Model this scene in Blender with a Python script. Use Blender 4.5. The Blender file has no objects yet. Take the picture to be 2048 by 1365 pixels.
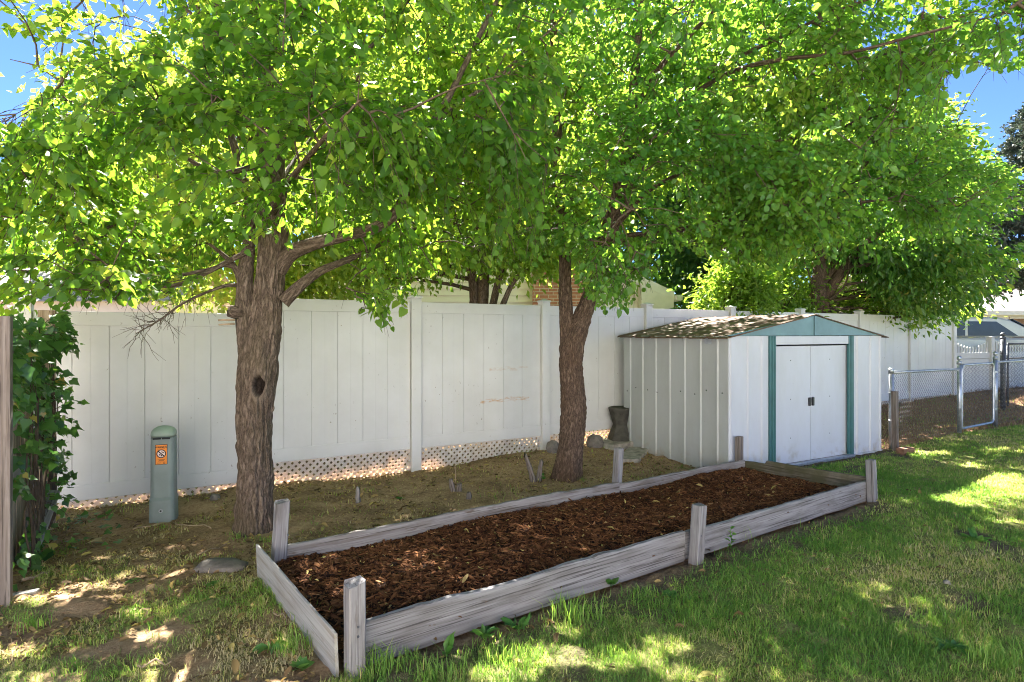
import bpy, math
import numpy as np
from mathutils import Vector, Matrix

SC = bpy.context.scene
COL = SC.collection
# ------------------------------------------------------------------ camera, sky, sun, exposure
F, CX, HY, H = 1186.0, 1024.0, 667.0, 1.6          # lens in photo pixels, centre column, horizon row, eye height
cam_d = bpy.data.cameras.new("camera")
cam = bpy.data.objects.new("camera", cam_d)
COL.objects.link(cam)
cam.location = (0, 0, H)
cam.rotation_euler = (math.radians(90), 0, 0)
cam_d.sensor_width = 36.0
cam_d.lens = 36.0 * F / 2048.0
cam_d.shift_y = -(682.5 - HY) / 2048.0
cam_d.clip_end = 3000
cam_d.clip_start = 0.05
SC.camera = cam

SUN_EL, SUN_AZ = 47.0, -15.0                       # degrees; azimuth from +Y towards +X
SUN = np.array([math.sin(math.radians(SUN_AZ)) * math.cos(math.radians(SUN_EL)),
                math.cos(math.radians(SUN_AZ)) * math.cos(math.radians(SUN_EL)),
                math.sin(math.radians(SUN_EL))])
W = bpy.data.worlds.new("World")
SC.world = W
W.use_nodes = True
wn = W.node_tree
bg = wn.nodes["Background"]
sky = wn.nodes.new("ShaderNodeTexSky")
sky.sky_type = 'NISHITA'
sky.sun_disc = False
sky.sun_elevation = math.radians(SUN_EL)
sky.sun_rotation = math.radians(SUN_AZ)
sky.altitude = 4000
sky.air_density = 0.45
sky.dust_density = 0.0
sky.ozone_density = 7.0
wn.links.new(sky.outputs[0], bg.inputs[0])
bg.inputs[1].default_value = 0.06
sun_d = bpy.data.lights.new("sun", 'SUN')
sun_d.energy = 5.0
sun_d.angle = math.radians(0.5)
sun_d.color = (1.0, 0.95, 0.87)
sun = bpy.data.objects.new("sun", sun_d)
COL.objects.link(sun)
sun.rotation_euler = Vector(SUN).to_track_quat('Z', 'Y').to_euler()
sun.location = (-10, 30, 40)
SC.view_settings.view_transform = 'Standard'
SC.view_settings.look = 'None'
SC.view_settings.gamma = 1.0
SC.view_settings.exposure = 3.33
SC.cycles.filter_width = 1.0
SC.cycles.max_bounces = 12
SC.cycles.diffuse_bounces = 6
SC.cycles.transmission_bounces = 10
SC.cycles.transparent_max_bounces = 12
SC.cycles.diffuse_bounces = 6
SC.cycles.transmission_bounces = 10

rng = np.random.default_rng(11)

# ------------------------------------------------------------------ small maths
def at(px, py, Y):
    return np.array([(px - CX) / F * Y, Y, H + (HY - py) / F * Y])

def fract(a):
    return a - np.floor(a)

def _h(ix, iy, iz, s):
    return fract(np.sin(ix * 127.1 + iy * 311.7 + iz * 74.7 + s * 53.3) * 43758.5453)

def vnoise(x, y, z=0.0, s=0):
    x, y, z = np.broadcast_arrays(np.asarray(x, float), np.asarray(y, float), np.asarray(z, float))
    ix, iy, iz = np.floor(x), np.floor(y), np.floor(z)
    fx, fy, fz = x - ix, y - iy, z - iz
    fx, fy, fz = [t * t * (3 - 2 * t) for t in (fx, fy, fz)]
    r = 0
    for a in (0, 1):
        for b in (0, 1):
            for c in (0, 1):
                w = (fx if a else 1 - fx) * (fy if b else 1 - fy) * (fz if c else 1 - fz)
                r = r + w * _h(ix + a, iy + b, iz + c, s)
    return r

def fbm(x, y, z=0.0, s=0, o=3):
    r, a, t = 0, 1.0, 0
    for k in range(o):
        r = r + a * vnoise(np.asarray(x) * 2 ** k, np.asarray(y) * 2 ** k, np.asarray(z) * 2 ** k, s + k)
        t += a
        a *= 0.5
    return r / t

def unit(v):
    v = np.asarray(v, float)
    return v / (np.linalg.norm(v, axis=-1, keepdims=True) + 1e-12)

def inpoly(x, y, poly):
    x, y = np.asarray(x), np.asarray(y)
    r = np.zeros(x.shape, bool)
    n = len(poly)
    for i in range(n):
        x1, y1 = poly[i]
        x2, y2 = poly[(i + 1) % n]
        c = ((y1 > y) != (y2 > y)) & (x < (x2 - x1) * (y - y1) / (y2 - y1 + 1e-12) + x1)
        r ^= c
    return r

def smooth(e0, e1, v):
    t = np.clip((v - e0) / (e1 - e0), 0, 1)
    return t * t * (3 - 2 * t)

# ------------------------------------------------------------------ ground height
GC = np.array([(0, 0, 0), (-3, 0, 0), (3, 0, 0), (6, 2, 0), (-.74, 2.78, 0), (1.5, 4.3, -.02), (3.58, 5.88, -.05), (2.68, 6.95, -.08),
               (-1.65, 3.93, -.01), (.5, 5.4, -.05), (-1.21, 7.4, -.115), (.45, 8.35, -.03), (1.3, 8.8, -.0), (5.69, 13.07, .13),
               (-4.28, 5.65, -.09), (2.57, 7.06, -.105), (1.66, 8.75, -.095), (5.33, 8.56, -.105), (4.0, 7.7, -.10), (5.6, 8.6, -.05),
               (7.1, 9.4, .01), (8.3, 10.2, .0), (-2.16, 4.98, -.05), (-3.05, 5.2, -.09), (.64, 6.84, -.07), (-2.92, 3.4, 0),
               (-6, 5, -.05), (8, 14.5, .15), (-6, 10, -.05), (0, 14, .05), (12, 16, .25), (10, 10, .0), (8, 6, .0), (20, 25, .35)])
BEDA = np.array([-.74, 2.79]); BEDU = unit(np.array([4.32, 3.09])); BEDV = np.array([-BEDU[1], BEDU[0]])
BEDL, BEDW = 5.30, 1.45

def bedco(x, y):
    dx, dy = np.asarray(x) - BEDA[0], np.asarray(y) - BEDA[1]
    return dx * BEDU[0] + dy * BEDU[1], dx * BEDV[0] + dy * BEDV[1]

def gz(x, y):
    x, y = np.asarray(x, float), np.asarray(y, float)
    num = np.zeros(x.shape); den = np.zeros(x.shape)
    for a, b, c in GC:
        w = 1.0 / ((x - a) ** 2 + (y - b) ** 2 + .12) ** 1.6
        num += w * c; den += w
    return num / den

def gpt(px, py):                                   # the ground point seen at a photo pixel
    Y = F * H / (py - HY)
    for _ in range(12):
        Y = F * (H - float(gz((px - CX) / F * Y, Y))) / (py - HY)
    return np.array([(px - CX) / F * Y, Y, float(gz((px - CX) / F * Y, Y))])

# ------------------------------------------------------------------ mesh helpers
def tag(o, label=None, cat=None, group=None, kind=None):
    if label: o['label'] = label
    if cat: o['category'] = cat
    if group: o['group'] = group
    if kind: o['kind'] = kind
    return o

def empty(name, loc, label=None, cat=None, group=None):
    o = bpy.data.objects.new(name, None)
    COL.objects.link(o)
    o.location = [float(v) for v in loc]
    o.empty_display_size = 0.1
    return tag(o, label, cat, group)

def origin_of(o):
    p = np.zeros(3)
    while o is not None:
        p += np.array(o.location); o = o.parent
    return p

def link_mesh(name, V, faces, mats, parent=None, smooth_=True, attrs=None, midx=None, bevel=0.0, loc=None):
    """faces: list of (n,k) int arrays; every part is stored relative to its thing's base"""
    V = np.asarray(V, float)
    if parent is not None:
        off = origin_of(parent)
        o_loc = (0, 0, 0)
    else:
        off = np.asarray(loc if loc is not None else (0, 0, 0), float)
        o_loc = off
    me = bpy.data.meshes.new(name)
    faces = [np.asarray(f, np.int32) for f in faces if len(f)]
    me.vertices.add(len(V))
    me.vertices.foreach_set("co", (V - off).astype(np.float32).ravel())
    li = np.concatenate([f.ravel() for f in faces])
    ln = np.concatenate([np.full(len(f), f.shape[1], np.int32) for f in faces])
    me.loops.add(len(li))
    me.loops.foreach_set("vertex_index", li)
    me.polygons.add(len(ln))
    me.polygons.foreach_set("loop_start", np.concatenate([[0], np.cumsum(ln)[:-1]]).astype(np.int32))
    me.polygons.foreach_set("loop_total", ln)
    me.polygons.foreach_set("use_smooth", np.full(len(ln), bool(smooth_)))
    if midx is not None:
        me.polygons.foreach_set("material_index", np.asarray(midx, np.int32))
    for k, a in (attrs or {}).items():
        a = np.asarray(a, np.float32)
        if a.ndim == 1:
            t = me.attributes.new(k, 'FLOAT', 'POINT'); t.data.foreach_set("value", a)
        else:
            t = me.attributes.new(k, 'FLOAT_VECTOR', 'POINT'); t.data.foreach_set("vector", a.ravel())
    me.update(calc_edges=True)
    me.validate()
    for m in (mats if isinstance(mats, (list, tuple)) else [mats]):
        me.materials.append(m)
    o = bpy.data.objects.new(name, me)
    COL.objects.link(o)
    o.location = [float(v) for v in o_loc]
    if parent is not None: o.parent = parent
    if bevel > 0:
        b = o.modifiers.new("bevel", 'BEVEL'); b.width = bevel; b.segments = 2; b.limit_method = 'ANGLE'; b.angle_limit = math.radians(40)
    return o

class MB:
    def __init__(s):
        s.V, s.G, s.F, s.M, s.n = [], [], [], [], 0

    def add(s, V, faces, G=None, m=0):
        V = np.asarray(V, float)
        G = V if G is None else np.asarray(G, float)
        s.V.append(V); s.G.append(G)
        for f in faces:
            s.F.append([i + s.n for i in f]); s.M.append(m)
        s.n += len(V)
        return s

    def box(s, c, size, ax=None, m=0):
        A = np.eye(3) if ax is None else np.asarray(ax, float)
        h = np.asarray(size, float) / 2
        sg = np.array([(a, b, d) for a in (-1, 1) for b in (-1, 1) for d in (-1, 1)], float)
        L = sg * h
        order = np.argsort(-np.asarray(size))
        G = L[:, order] + rng.random(3) * 20
        return s.add(np.asarray(c) + L @ A, [(0, 1, 3, 2), (4, 6, 7, 5), (0, 4, 5, 1), (2, 3, 7, 6), (0, 2, 6, 4), (1, 5, 7, 3)], G, m)

    def beam(s, p0, p1, w, h, up=(0, 0, 1), m=0):
        p0, p1 = np.asarray(p0, float), np.asarray(p1, float)
        d = unit(p1 - p0); x = np.cross(d, up)
        x = unit(x) if np.linalg.norm(x) > 1e-6 else np.array([1., 0, 0])
        z = np.cross(x, d)
        return s.box((p0 + p1) / 2, (np.linalg.norm(p1 - p0), w, h), [d, x, z], m)

    def tube(s, pts, rad, n=8, m=0, cap=True):
        pts = np.asarray(pts, float); rad = np.broadcast_to(np.asarray(rad, float), (len(pts),))
        T = unit(np.gradient(pts, axis=0))
        ref = np.array([0, 0, 1.0]) if abs(T[0, 2]) < .9 else np.array([1.0, 0, 0])
        a = unit(np.cross(T[0], ref)); R = []
        for t in T:
            a = unit(a - t * (a @ t)); R.append((a, np.cross(t, a)))
        th = np.arange(n) * 2 * math.pi / n
        ln = np.concatenate([[0], np.cumsum(np.linalg.norm(np.diff(pts, axis=0), axis=1))])
        V = np.concatenate([p + r * (np.cos(th)[:, None] * A + np.sin(th)[:, None] * B) for p, r, (A, B) in zip(pts, rad, R)])
        G = np.concatenate([np.stack([np.cos(th) * r, np.sin(th) * r, np.full(n, l)], 1) for r, l in zip(rad, ln)])
        fs = [(i * n + j, i * n + (j + 1) % n, (i + 1) * n + (j + 1) % n, (i + 1) * n + j) for i in range(len(pts) - 1) for j in range(n)]
        if cap:
            fs.append(tuple(range(n))[::-1]); fs.append(tuple((len(pts) - 1) * n + j for j in range(n)))
        return s.add(V, fs, G, m)

    def prism(s, poly, o, ux, uy, ex, m=0):
        """2-D outline in the plane (ux, uy) at o, pushed along ex"""
        o, ux, uy, ex = [np.asarray(v, float) for v in (o, ux, uy, ex)]
        P = np.asarray(poly, float); n = len(P)
        a = o + P[:, :1] * ux + P[:, 1:2] * uy
        G = np.concatenate([np.c_[P, np.zeros(n)], np.c_[P, np.full(n, np.linalg.norm(ex))]])
        fs = [tuple(range(n))[::-1], tuple(range(n, 2 * n))] + [(i, (i + 1) % n, n + (i + 1) % n, n + i) for i in range(n)]
        return s.add(np.concatenate([a, a + ex]), fs, G, m)

    def lathe(s, c, prof, n=24, m=0, rz=0.0):
        th = np.arange(n) * 2 * math.pi / n + rz
        V = np.concatenate([np.asarray(c) + np.stack([r * np.cos(th), r * np.sin(th), np.full(n, z)], 1) for r, z in prof])
        k = len(prof)
        fs = [(i * n + j, i * n + (j + 1) % n, (i + 1) * n + (j + 1) % n, (i + 1) * n + j) for i in range(k - 1) for j in range(n)]
        fs += [tuple(range(n))[::-1], tuple((k - 1) * n + j for j in range(n))]
        return s.add(V, fs, None, m)

    def build(s, name, mats, parent=None, bevel=0.0, smooth_=False, loc=None):
        by = {}
        for f, m in zip(s.F, s.M): by.setdefault(len(f), []).append((f, m))
        fa, mi = [], []
        for k in sorted(by):
            fa.append(np.array([f for f, _ in by[k]], np.int32)); mi += [m for _, m in by[k]]
        return link_mesh(name, np.concatenate(s.V), fa, mats, parent, smooth_, {'gco': np.concatenate(s.G)}, mi, bevel, loc)

# ------------------------------------------------------------------ materials
class NB:
    def __init__(s, name):
        s.m = bpy.data.materials.new(name); s.m.use_nodes = True
        s.t = s.m.node_tree; s.t.nodes.clear()
        s.out = s.t.nodes.new("ShaderNodeOutputMaterial")

    def n(s, typ, **kw):
        o = s.t.nodes.new("ShaderNode" + typ)
        for k, v in kw.items():
            if k in o.inputs.keys(): s.put(o.inputs[k], v)
            else: setattr(o, k, v)
        return o

    def put(s, inp, v):
        if hasattr(v, 'is_output') or isinstance(v, bpy.types.NodeSocket): s.t.links.new(v, inp)
        else:
            if inp.type == 'RGBA' and len(v) == 3: v = (*v, 1)
            inp.default_value = v

    def attr(s, name, o='Vector'):
        return s.n("Attribute", attribute_name=name).outputs[o]

    def pos(s):
        return s.n("NewGeometry").outputs['Position']

    def map(s, vec, scale=(1, 1, 1), loc=(0, 0, 0)):
        return s.n("Mapping", Vector=vec, Scale=scale, Location=loc).outputs[0]

    def noise(s, vec, scale, detail=4, rough=.55, o='Fac', dist=0.0):
        return s.n("TexNoise", Vector=vec, Scale=scale, Detail=detail, Roughness=rough, Distortion=dist).outputs[o]

    def ramp(s, fac, stops, interp='LINEAR'):
        r = s.n("ValToRGB", Fac=fac); e = r.color_ramp; e.interpolation = interp
        while len(e.elements) < len(stops): e.elements.new(.5)
        for el, (p, c) in zip(e.elements, stops):
            el.position = p; el.color = (*c, 1) if not np.isscalar(c) else (c, c, c, 1)
        return r.outputs[0]

    def mix(s, fac, a, b, mode='MIX'):
        x = s.n("Mix", data_type='RGBA', blend_type=mode)
        s.put(x.inputs[0], fac); s.put(x.inputs[6], a); s.put(x.inputs[7], b)
        return x.outputs[2]

    def math(s, op, a, b=0.0, c=None):
        x = s.n("Math", operation=op)
        s.put(x.inputs[0], a); s.put(x.inputs[1], b)
        if c is not None: s.put(x.inputs[2], c)
        return x.outputs[0]

    def bump(s, h, dist=.01, strength=.5):
        return s.n("Bump", Height=h, Distance=dist, Strength=strength).outputs[0]

    def bsdf(s, color, rough=.6, spec=.5, metal=0.0, normal=None, **kw):
        p = s.n("BsdfPrincipled")
        s.put(p.inputs['Base Color'], color); s.put(p.inputs['Roughness'], rough)
        s.put(p.inputs['Specular IOR Level'], spec); s.put(p.inputs['Metallic'], metal)
        if normal is not None: s.put(p.inputs['Normal'], normal)
        for k, v in kw.items(): s.put(p.inputs[k], v)
        return p.outputs[0]

    def done(s, sh):
        s.t.links.new(sh, s.out.inputs[0]); return s.m

def m_plain(name, col, rough=.6, spec=.4, metal=0.0, var=.25, scale=6.0, bump=0.0):
    b = NB(name); p = b.pos()
    n = b.noise(p, scale, 5)
    c = b.mix(b.ramp(n, [(.3, 0.0), (.7, 1.0)]), tuple(v * (1 - var) for v in col), tuple(min(1, v * (1 + var * .6)) for v in col))
    nm = b.bump(b.noise(p, scale * 6, 4), .01, bump) if bump else None
    return b.done(b.bsdf(c, rough, spec, metal, nm))

def m_leaf(name, stops, tr, trfac=.45, rough=.45, spec=.45):
    """leaf blade: tinted front colour, light shining through"""
    b = NB(name)
    t = b.attr('tint', 'Fac')
    col = b.ramp(t, stops)
    tcol = b.ramp(t, tr)
    p = b.bsdf(col, rough, spec)
    x = b.n("BsdfTranslucent", Color=tcol)
    return b.done(_mixsh(b, trfac, p, x.outputs[0]))

def _mixsh(b, f, a, c):
    m = b.n("MixShader")
    b.put(m.inputs[0], f); b.put(m.inputs[1], a); b.put(m.inputs[2], c)
    return m.outputs[0]

def m_wood(name, a, c, d, bumpst=.6, moss=None, lines=.75):
    b = NB(name); g = b.attr('gco')
    s1 = b.noise(b.map(g, (1.3, 34, 34)), 1.0, 6, .62, dist=.6)
    s2 = b.noise(b.map(g, (3.0, 9, 9)), 1.0, 4)
    s3 = b.noise(b.map(g, (1.6, 85, 85)), 1.0, 4, .6)
    s4 = b.noise(b.map(g, (5, 22, 22)), 1.0, 3)
    col = b.ramp(s1, [(.28, d), (.45, a), (.62, c), (.8, a)])
    col = b.mix(b.ramp(s2, [(.5, 0.0), (.78, .75)]), col, d)
    col = b.mix(b.math('MULTIPLY', b.ramp(s3, [(.36, 1.0), (.45, 0.0)]), lines), col, tuple(v * .35 for v in d))
    col = b.mix(b.ramp(s4, [(.66, 0.0), (.76, .7)]), col, (d[0] * .75, d[1] * .6, d[2] * .45))
    if moss:
        col = b.mix(b.ramp(b.noise(g, 5.0, 5), [(.4, 0.0), (.62, .85)]), col, moss)
    h = b.math('ADD', b.math('MULTIPLY', s1, .7), b.math('MULTIPLY', s3, .5))
    return b.done(b.bsdf(col, .85, .2, 0, b.bump(h, .008, bumpst)))

M = {}
# vinyl fence with a little grime, specks and (on one panel) two rusty smears
def m_vinyl(name, smear=False):
    b = NB(name); p = b.pos()
    n = b.noise(p, 1.6, 6, .6)
    col = b.mix(b.ramp(n, [(.35, 0.0), (.75, 1.0)]), (.585, .582, .57), (.505, .50, .475))
    spk = b.ramp(b.noise(b.map(p, (1, 1, .6)), 34, 2), [(.70, 0.0), (.73, 1.0)])
    spk = b.math('MULTIPLY', spk, b.ramp(b.noise(p, 2.2, 2), [(.48, 0.0), (.62, .8)]))
    col = b.mix(spk, col, (.22, .19, .15))
    stre = b.ramp(b.noise(b.map(p, (9, 9, .5)), 1.0, 4), [(.55, 0.0), (.8, .35)])
    col = b.mix(stre, col, (.60, .58, .50))
    if smear:
        sp = b.n("SeparateXYZ", Vector=p)
        wob = b.math('MULTIPLY', b.math('SUBTRACT', b.noise(p, 6, 3), .5), .10)
        for zc, x0, x1, wd, st in ((.70, -.42, .24, .035, .9), (1.12, -.30, .22, .03, .5)):
            dz = b.math('ABSOLUTE', b.math('ADD', b.math('SUBTRACT', sp.outputs[2], zc), wob))
            mk = b.math('MULTIPLY', b.ramp(b.math('DIVIDE', dz, wd), [(0.2, 1.0), (1.0, 0.0)]),
                        b.math('MULTIPLY', b.math('GREATER_THAN', sp.outputs[0], x0), b.math('LESS_THAN', sp.outputs[0], x1)))
            mk = b.math('MULTIPLY', mk, b.ramp(b.noise(b.map(p, (14, 14, 40)), 1.0, 4), [(.4, 0.0), (.62, st)]))
            col = b.mix(mk, col, (.46, .27, .13))
    return b.done(b.bsdf(col, .42, .4, 0, b.bump(b.noise(p, 18, 3), .004, .12)))

M['vinyl'] = m_vinyl('white_vinyl')
def m_lattice():
    b = NB('thin_lattice_vinyl'); p = b.pos()
    c = b.mix(b.ramp(b.noise(p, 5, 4), [(.4, 0.0), (.7, 1.0)]), (.70, .69, .66), (.60, .55, .47))
    return b.done(_mixsh(b, .38, b.bsdf(c, .45, .35), b.n("BsdfTranslucent", Color=(.78, .58, .42, 1)).outputs[0]))
M['lattice'] = m_lattice()
M['vinyl_smear'] = m_vinyl('white_vinyl_smeared', True)
M['wood'] = m_wood('weathered_grey_wood', (.200, .190, .190), (.275, .265, .265), (.105, .09, .08))
M['wood_warm'] = m_wood('weathered_tan_wood', (.215, .195, .180), (.30, .28, .265), (.12, .09, .065))
M['wood_moss'] = m_wood('mossy_wood', (.13, .115, .085), (.19, .17, .13), (.07, .055, .035), moss=(.075, .07, .035))
M['wood_brown'] = m_wood('old_brown_wood', (.165, .135, .115), (.235, .20, .175), (.08, .06, .048))
M['wood_tan'] = m_wood('tan_fence_board', (.33, .255, .175), (.42, .34, .25), (.17, .115, .07))
M['ply'] = m_wood('pale_plywood', (.30, .29, .27), (.345, .335, .31), (.22, .19, .15), .25, lines=.25)

def m_bark(name, dark, mid, light, sc=1.0, moss=None, scar=False):
    b = NB(name); g = b.attr('gco')
    wv = b.noise(g, 7, 3, o='Color')
    w = b.mix(.05, g, wv, 'ADD')
    r1 = b.math('ABSOLUTE', b.math('MULTIPLY', b.math('SUBTRACT', b.noise(b.map(w, (34 * sc, 34 * sc, 6.5 * sc)), 1.0, 3, .55), .5), 4.0))
    r2 = b.math('ABSOLUTE', b.math('MULTIPLY', b.math('SUBTRACT', b.noise(b.map(w, (75 * sc, 75 * sc, 17 * sc)), 1.0, 4, .6), .5), 4.0))
    fine = b.noise(b.map(g, (160, 160, 60)), 1.0, 4, .7)
    n2 = b.noise(b.map(g, (5, 5, 2.2)), 1.0, 5)
    cr = b.math('ADD', b.math('ADD', b.math('MULTIPLY', r1, .50), b.math('MULTIPLY', r2, .30)), b.math('MULTIPLY', fine, .30))
    col = b.ramp(cr, [(.14, dark), (.40, mid), (.80, light)])
    col = b.mix(b.ramp(n2, [(.45, 0.0), (.72, .75)]), col, b.mix(.5, col, moss or dark))
    if scar:
        col = b.mix(b.math('MULTIPLY', b.attr('lip', 'Fac'), .75), col, b.ramp(fine, [(.3, (.17, .125, .09)), (.7, (.30, .23, .175))]))
        col = b.mix(b.attr('hollow', 'Fac'), col, b.ramp(r2, [(.1, (.018, .013, .010)), (.8, (.055, .040, .030))]))
    return b.done(b.bsdf(col, .92, .12, 0, b.bump(cr, .022, 1.0)))

M['bark_linden'] = m_bark('linden_bark', (0.048, 0.035, 0.026), (0.147, 0.110, 0.083), (0.287, 0.221, 0.172), 1.0, (.10, .085, .04), True)
M['bark_pear'] = m_bark('pear_bark', (0.042, 0.029, 0.022), (0.137, 0.093, 0.067), (0.273, 0.197, 0.147), 1.3, (.11, .06, .03))
M['twig'] = m_plain('twig_bark', (.085, .062, .042), .85, .2, var=.4, scale=20)
M['cutwood'] = m_plain('cut_wood', (.36, .27, .18), .85, .2, var=.35, scale=25, bump=.3)
M['knot'] = m_plain('knot_hollow', (.022, .016, .012), .95, .1, var=.5, scale=30, bump=.5)
M['callus'] = m_plain('callus_bark', (.17, .135, .105), .9, .1, var=.35, scale=40, bump=.6)

LG = [(0, (.022, .062, .010)), (.35, (.046, .125, .016)), (.7, (.085, .185, .024)), (1, (.20, .27, .040))]
LT = [(0, (.15, .36, .020)), (.5, (.36, .60, .04)), (1, (.66, .74, .07))]
M['leaf_linden'] = m_leaf('linden_leaf', LG, LT, .48, .48, .32)
M['leaf_pear'] = m_leaf('pear_leaf', [(0, (.024, .080, .018)), (.4, (.050, .145, .026)), (.8, (.090, .200, .032)), (1, (.18, .26, .045))],
                        [(0, (.16, .42, .03)), (.5, (.34, .60, .05)), (1, (.52, .66, .06))], .48, .42, .38)
M['leaf_oblong'] = m_leaf('oblong_leaf', [(0, (.035, .085, .020)), (.5, (.070, .155, .032)), (.9, (.13, .20, .045)), (1, (.26, .22, .05))],
                          [(0, (.12, .34, .03)), (.6, (.30, .54, .05)), (1, (.58, .56, .08))], .45, .36, .5)
M['leaf_lime'] = m_leaf('bright_leaf', [(0, (.06, .13, .016)), (.5, (.12, .21, .026)), (1, (.24, .31, .045))],
                        [(0, (.26, .46, .03)), (.5, (.44, .62, .06)), (1, (.68, .74, .12))], .48)
M['leaf_deep'] = m_leaf('deep_leaf', [(0, (.016, .055, .014)), (.5, (.034, .105, .026)), (1, (.075, .165, .04))],
                        [(0, (.08, .22, .03)), (.5, (.18, .38, .05)), (1, (.32, .5, .07))], .4)
M['leaf_far'] = m_leaf('far_leaf', [(0, (.045, .085, .035)), (.5, (.075, .13, .045)), (1, (.13, .18, .06))],
                       [(0, (.16, .27, .06)), (.5, (.26, .40, .08)), (1, (.4, .5, .1))], .4)
M['needle'] = m_leaf('spruce_needle', [(0, (.055, .075, .060)), (.5, (.10, .135, .11)), (1, (.19, .17, .13))],
                     [(0, (.03, .06, .03)), (1, (.10, .13, .08))], .15, .6, .3)
M['leaf_ivy'] = m_leaf('ivy_leaf', [(0, (.024, .070, .020)), (.5, (.075, .18, .036)), (.9, (.11, .22, .04)), (1, (.36, .27, .06))],
                       [(0, (.06, .2, .03)), (.6, (.2, .42, .04)), (1, (.6, .5, .08))], .3, .36, .55)
M['leaf_weed'] = m_leaf('weed_leaf', [(0, (.03, .10, .022)), (.5, (.055, .165, .03)), (1, (.12, .24, .045))],
                        [(0, (.12, .32, .03)), (1, (.4, .6, .08))], .35, .5, .4)
M['grass'] = m_leaf('grass_blade', [(0, (0.094, 0.196, 0.042)), (.38, (0.169, 0.297, 0.060)), (.62, (0.288, 0.370, 0.090)), (.8, (0.525, 0.437, 0.180)), (1, (0.600, 0.515, 0.312))],
                    [(0, (.18, .38, .03)), (.45, (.38, .60, .06)), (.75, (.62, .62, .15)), (1, (.64, .54, .26))], .42, .55, .3)
M['straw'] = m_leaf('straw', [(0, (0.144, 0.084, 0.048)), (.5, (0.300, 0.186, 0.108)), (1, (0.504, 0.360, 0.228))], [(0, (.15, .09, .05)), (1, (.45, .32, .2))], .25, .8, .15)
M['litter'] = m_leaf('dry_leaf', [(0, (0.060, 0.038, 0.022)), (.45, (0.204, 0.132, 0.060)), (.75, (0.396, 0.282, 0.108)), (.9, (0.528, 0.420, 0.132)), (1, (0.192, 0.240, 0.060))],
                     [(0, (.1, .06, .03)), (.6, (.35, .25, .08)), (1, (.5, .45, .1))], .25, .7, .2)
M['chip'] = m_leaf('bark_chip', [(0, (0.036, 0.014, 0.007)), (.35, (0.106, 0.046, 0.020)), (.7, (0.203, 0.089, 0.037)), (.93, (0.313, 0.153, 0.068)), (1, (0.479, 0.307, 0.150))],
                   [(0, (.02, .01, .005)), (1, (.08, .04, .02))], .03, .95, .08)
M['mulch_bed'] = m_plain('mulch_underlay', (.026, .013, .008), .95, .1, var=.7, scale=60, bump=.8)

def m_ground():
    b = NB('garden_soil'); p = b.pos()
    gr = b.attr('grassy', 'Fac'); hum = b.attr('humus', 'Fac'); dry = b.attr('dry', 'Fac')
    n = b.noise(p, 3.0, 8, .62); f = b.noise(p, 42, 5, .7); g2 = b.noise(p, 160, 3)
    soil = b.ramp(b.math('ADD', b.math('MULTIPLY', n, .5), b.math('MULTIPLY', f, .5)), [(.33, (0.101, 0.061, 0.034)), (.45, (0.257, 0.164, 0.093)), (.57, (0.405, 0.275, 0.159)), (.75, (0.594, 0.435, 0.268))])
    soil = b.mix(b.ramp(g2, [(.62, 0.0), (.75, .6)]), soil, (.27, .21, .10))
    soil = b.mix(hum, soil, b.ramp(f, [(.3, (.060, .046, .030)), (.55, (.135, .108, .066)), (.75, (.26, .215, .13))]))
    th = b.ramp(f, [(.3, (0.119, 0.119, 0.044)), (.55, (0.225, 0.231, 0.075)), (.75, (0.375, 0.325, 0.150))])
    col = b.mix(gr, soil, th)
    st = b.ramp(f, [(.3, (.17, .095, .055)), (.55, (.33, .195, .115)), (.8, (.46, .30, .19))])
    col = b.mix(dry, col, st)
    h = b.math('ADD', b.math('MULTIPLY', f, .7), b.math('MULTIPLY', g2, .4))
    return b.done(b.bsdf(col, .95, .12, 0, b.bump(h, .025, .9)))
M['ground'] = m_ground()
M['stone'] = m_plain('grey_stone', (.17, .15, .13), .9, .2, var=.4, scale=14, bump=.6)
M['concrete'] = m_plain('old_concrete', (.075, .07, .058), .92, .15, var=.4, scale=10, bump=.5)
M['paleslab'] = m_plain('pale_slab', (.33, .30, .25), .92, .15, var=.45, scale=12, bump=.6)
M['brickred'] = m_plain('red_brick_block', (.22, .12, .08), .9, .15, var=.4, scale=14, bump=.5)
M['galv'] = m_plain('galvanised_steel', (.40, .42, .45), .42, .5, .75, var=.3, scale=14)
M['wire'] = m_plain('galvanised_wire', (.20, .205, .22), .5, .4, .6, var=.3, scale=20)
M['darkmetal'] = m_plain('dark_painted_steel', (.075, .08, .095), .5, .4, .3, var=.3, scale=14)
M['black'] = m_plain('black_plastic', (.014, .014, .015), .4, .5, var=.2)
M['teal'] = m_plain('teal_paint', (.115, .205, .230), .42, .45, 0, var=.22, scale=4)
M['tealtrim'] = m_plain('deep_teal_paint', (.040, .125, .130), .42, .45, 0, var=.22, scale=4)
M['darkgap'] = m_plain('dark_gap', (.03, .03, .03), .8, .2)

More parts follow.
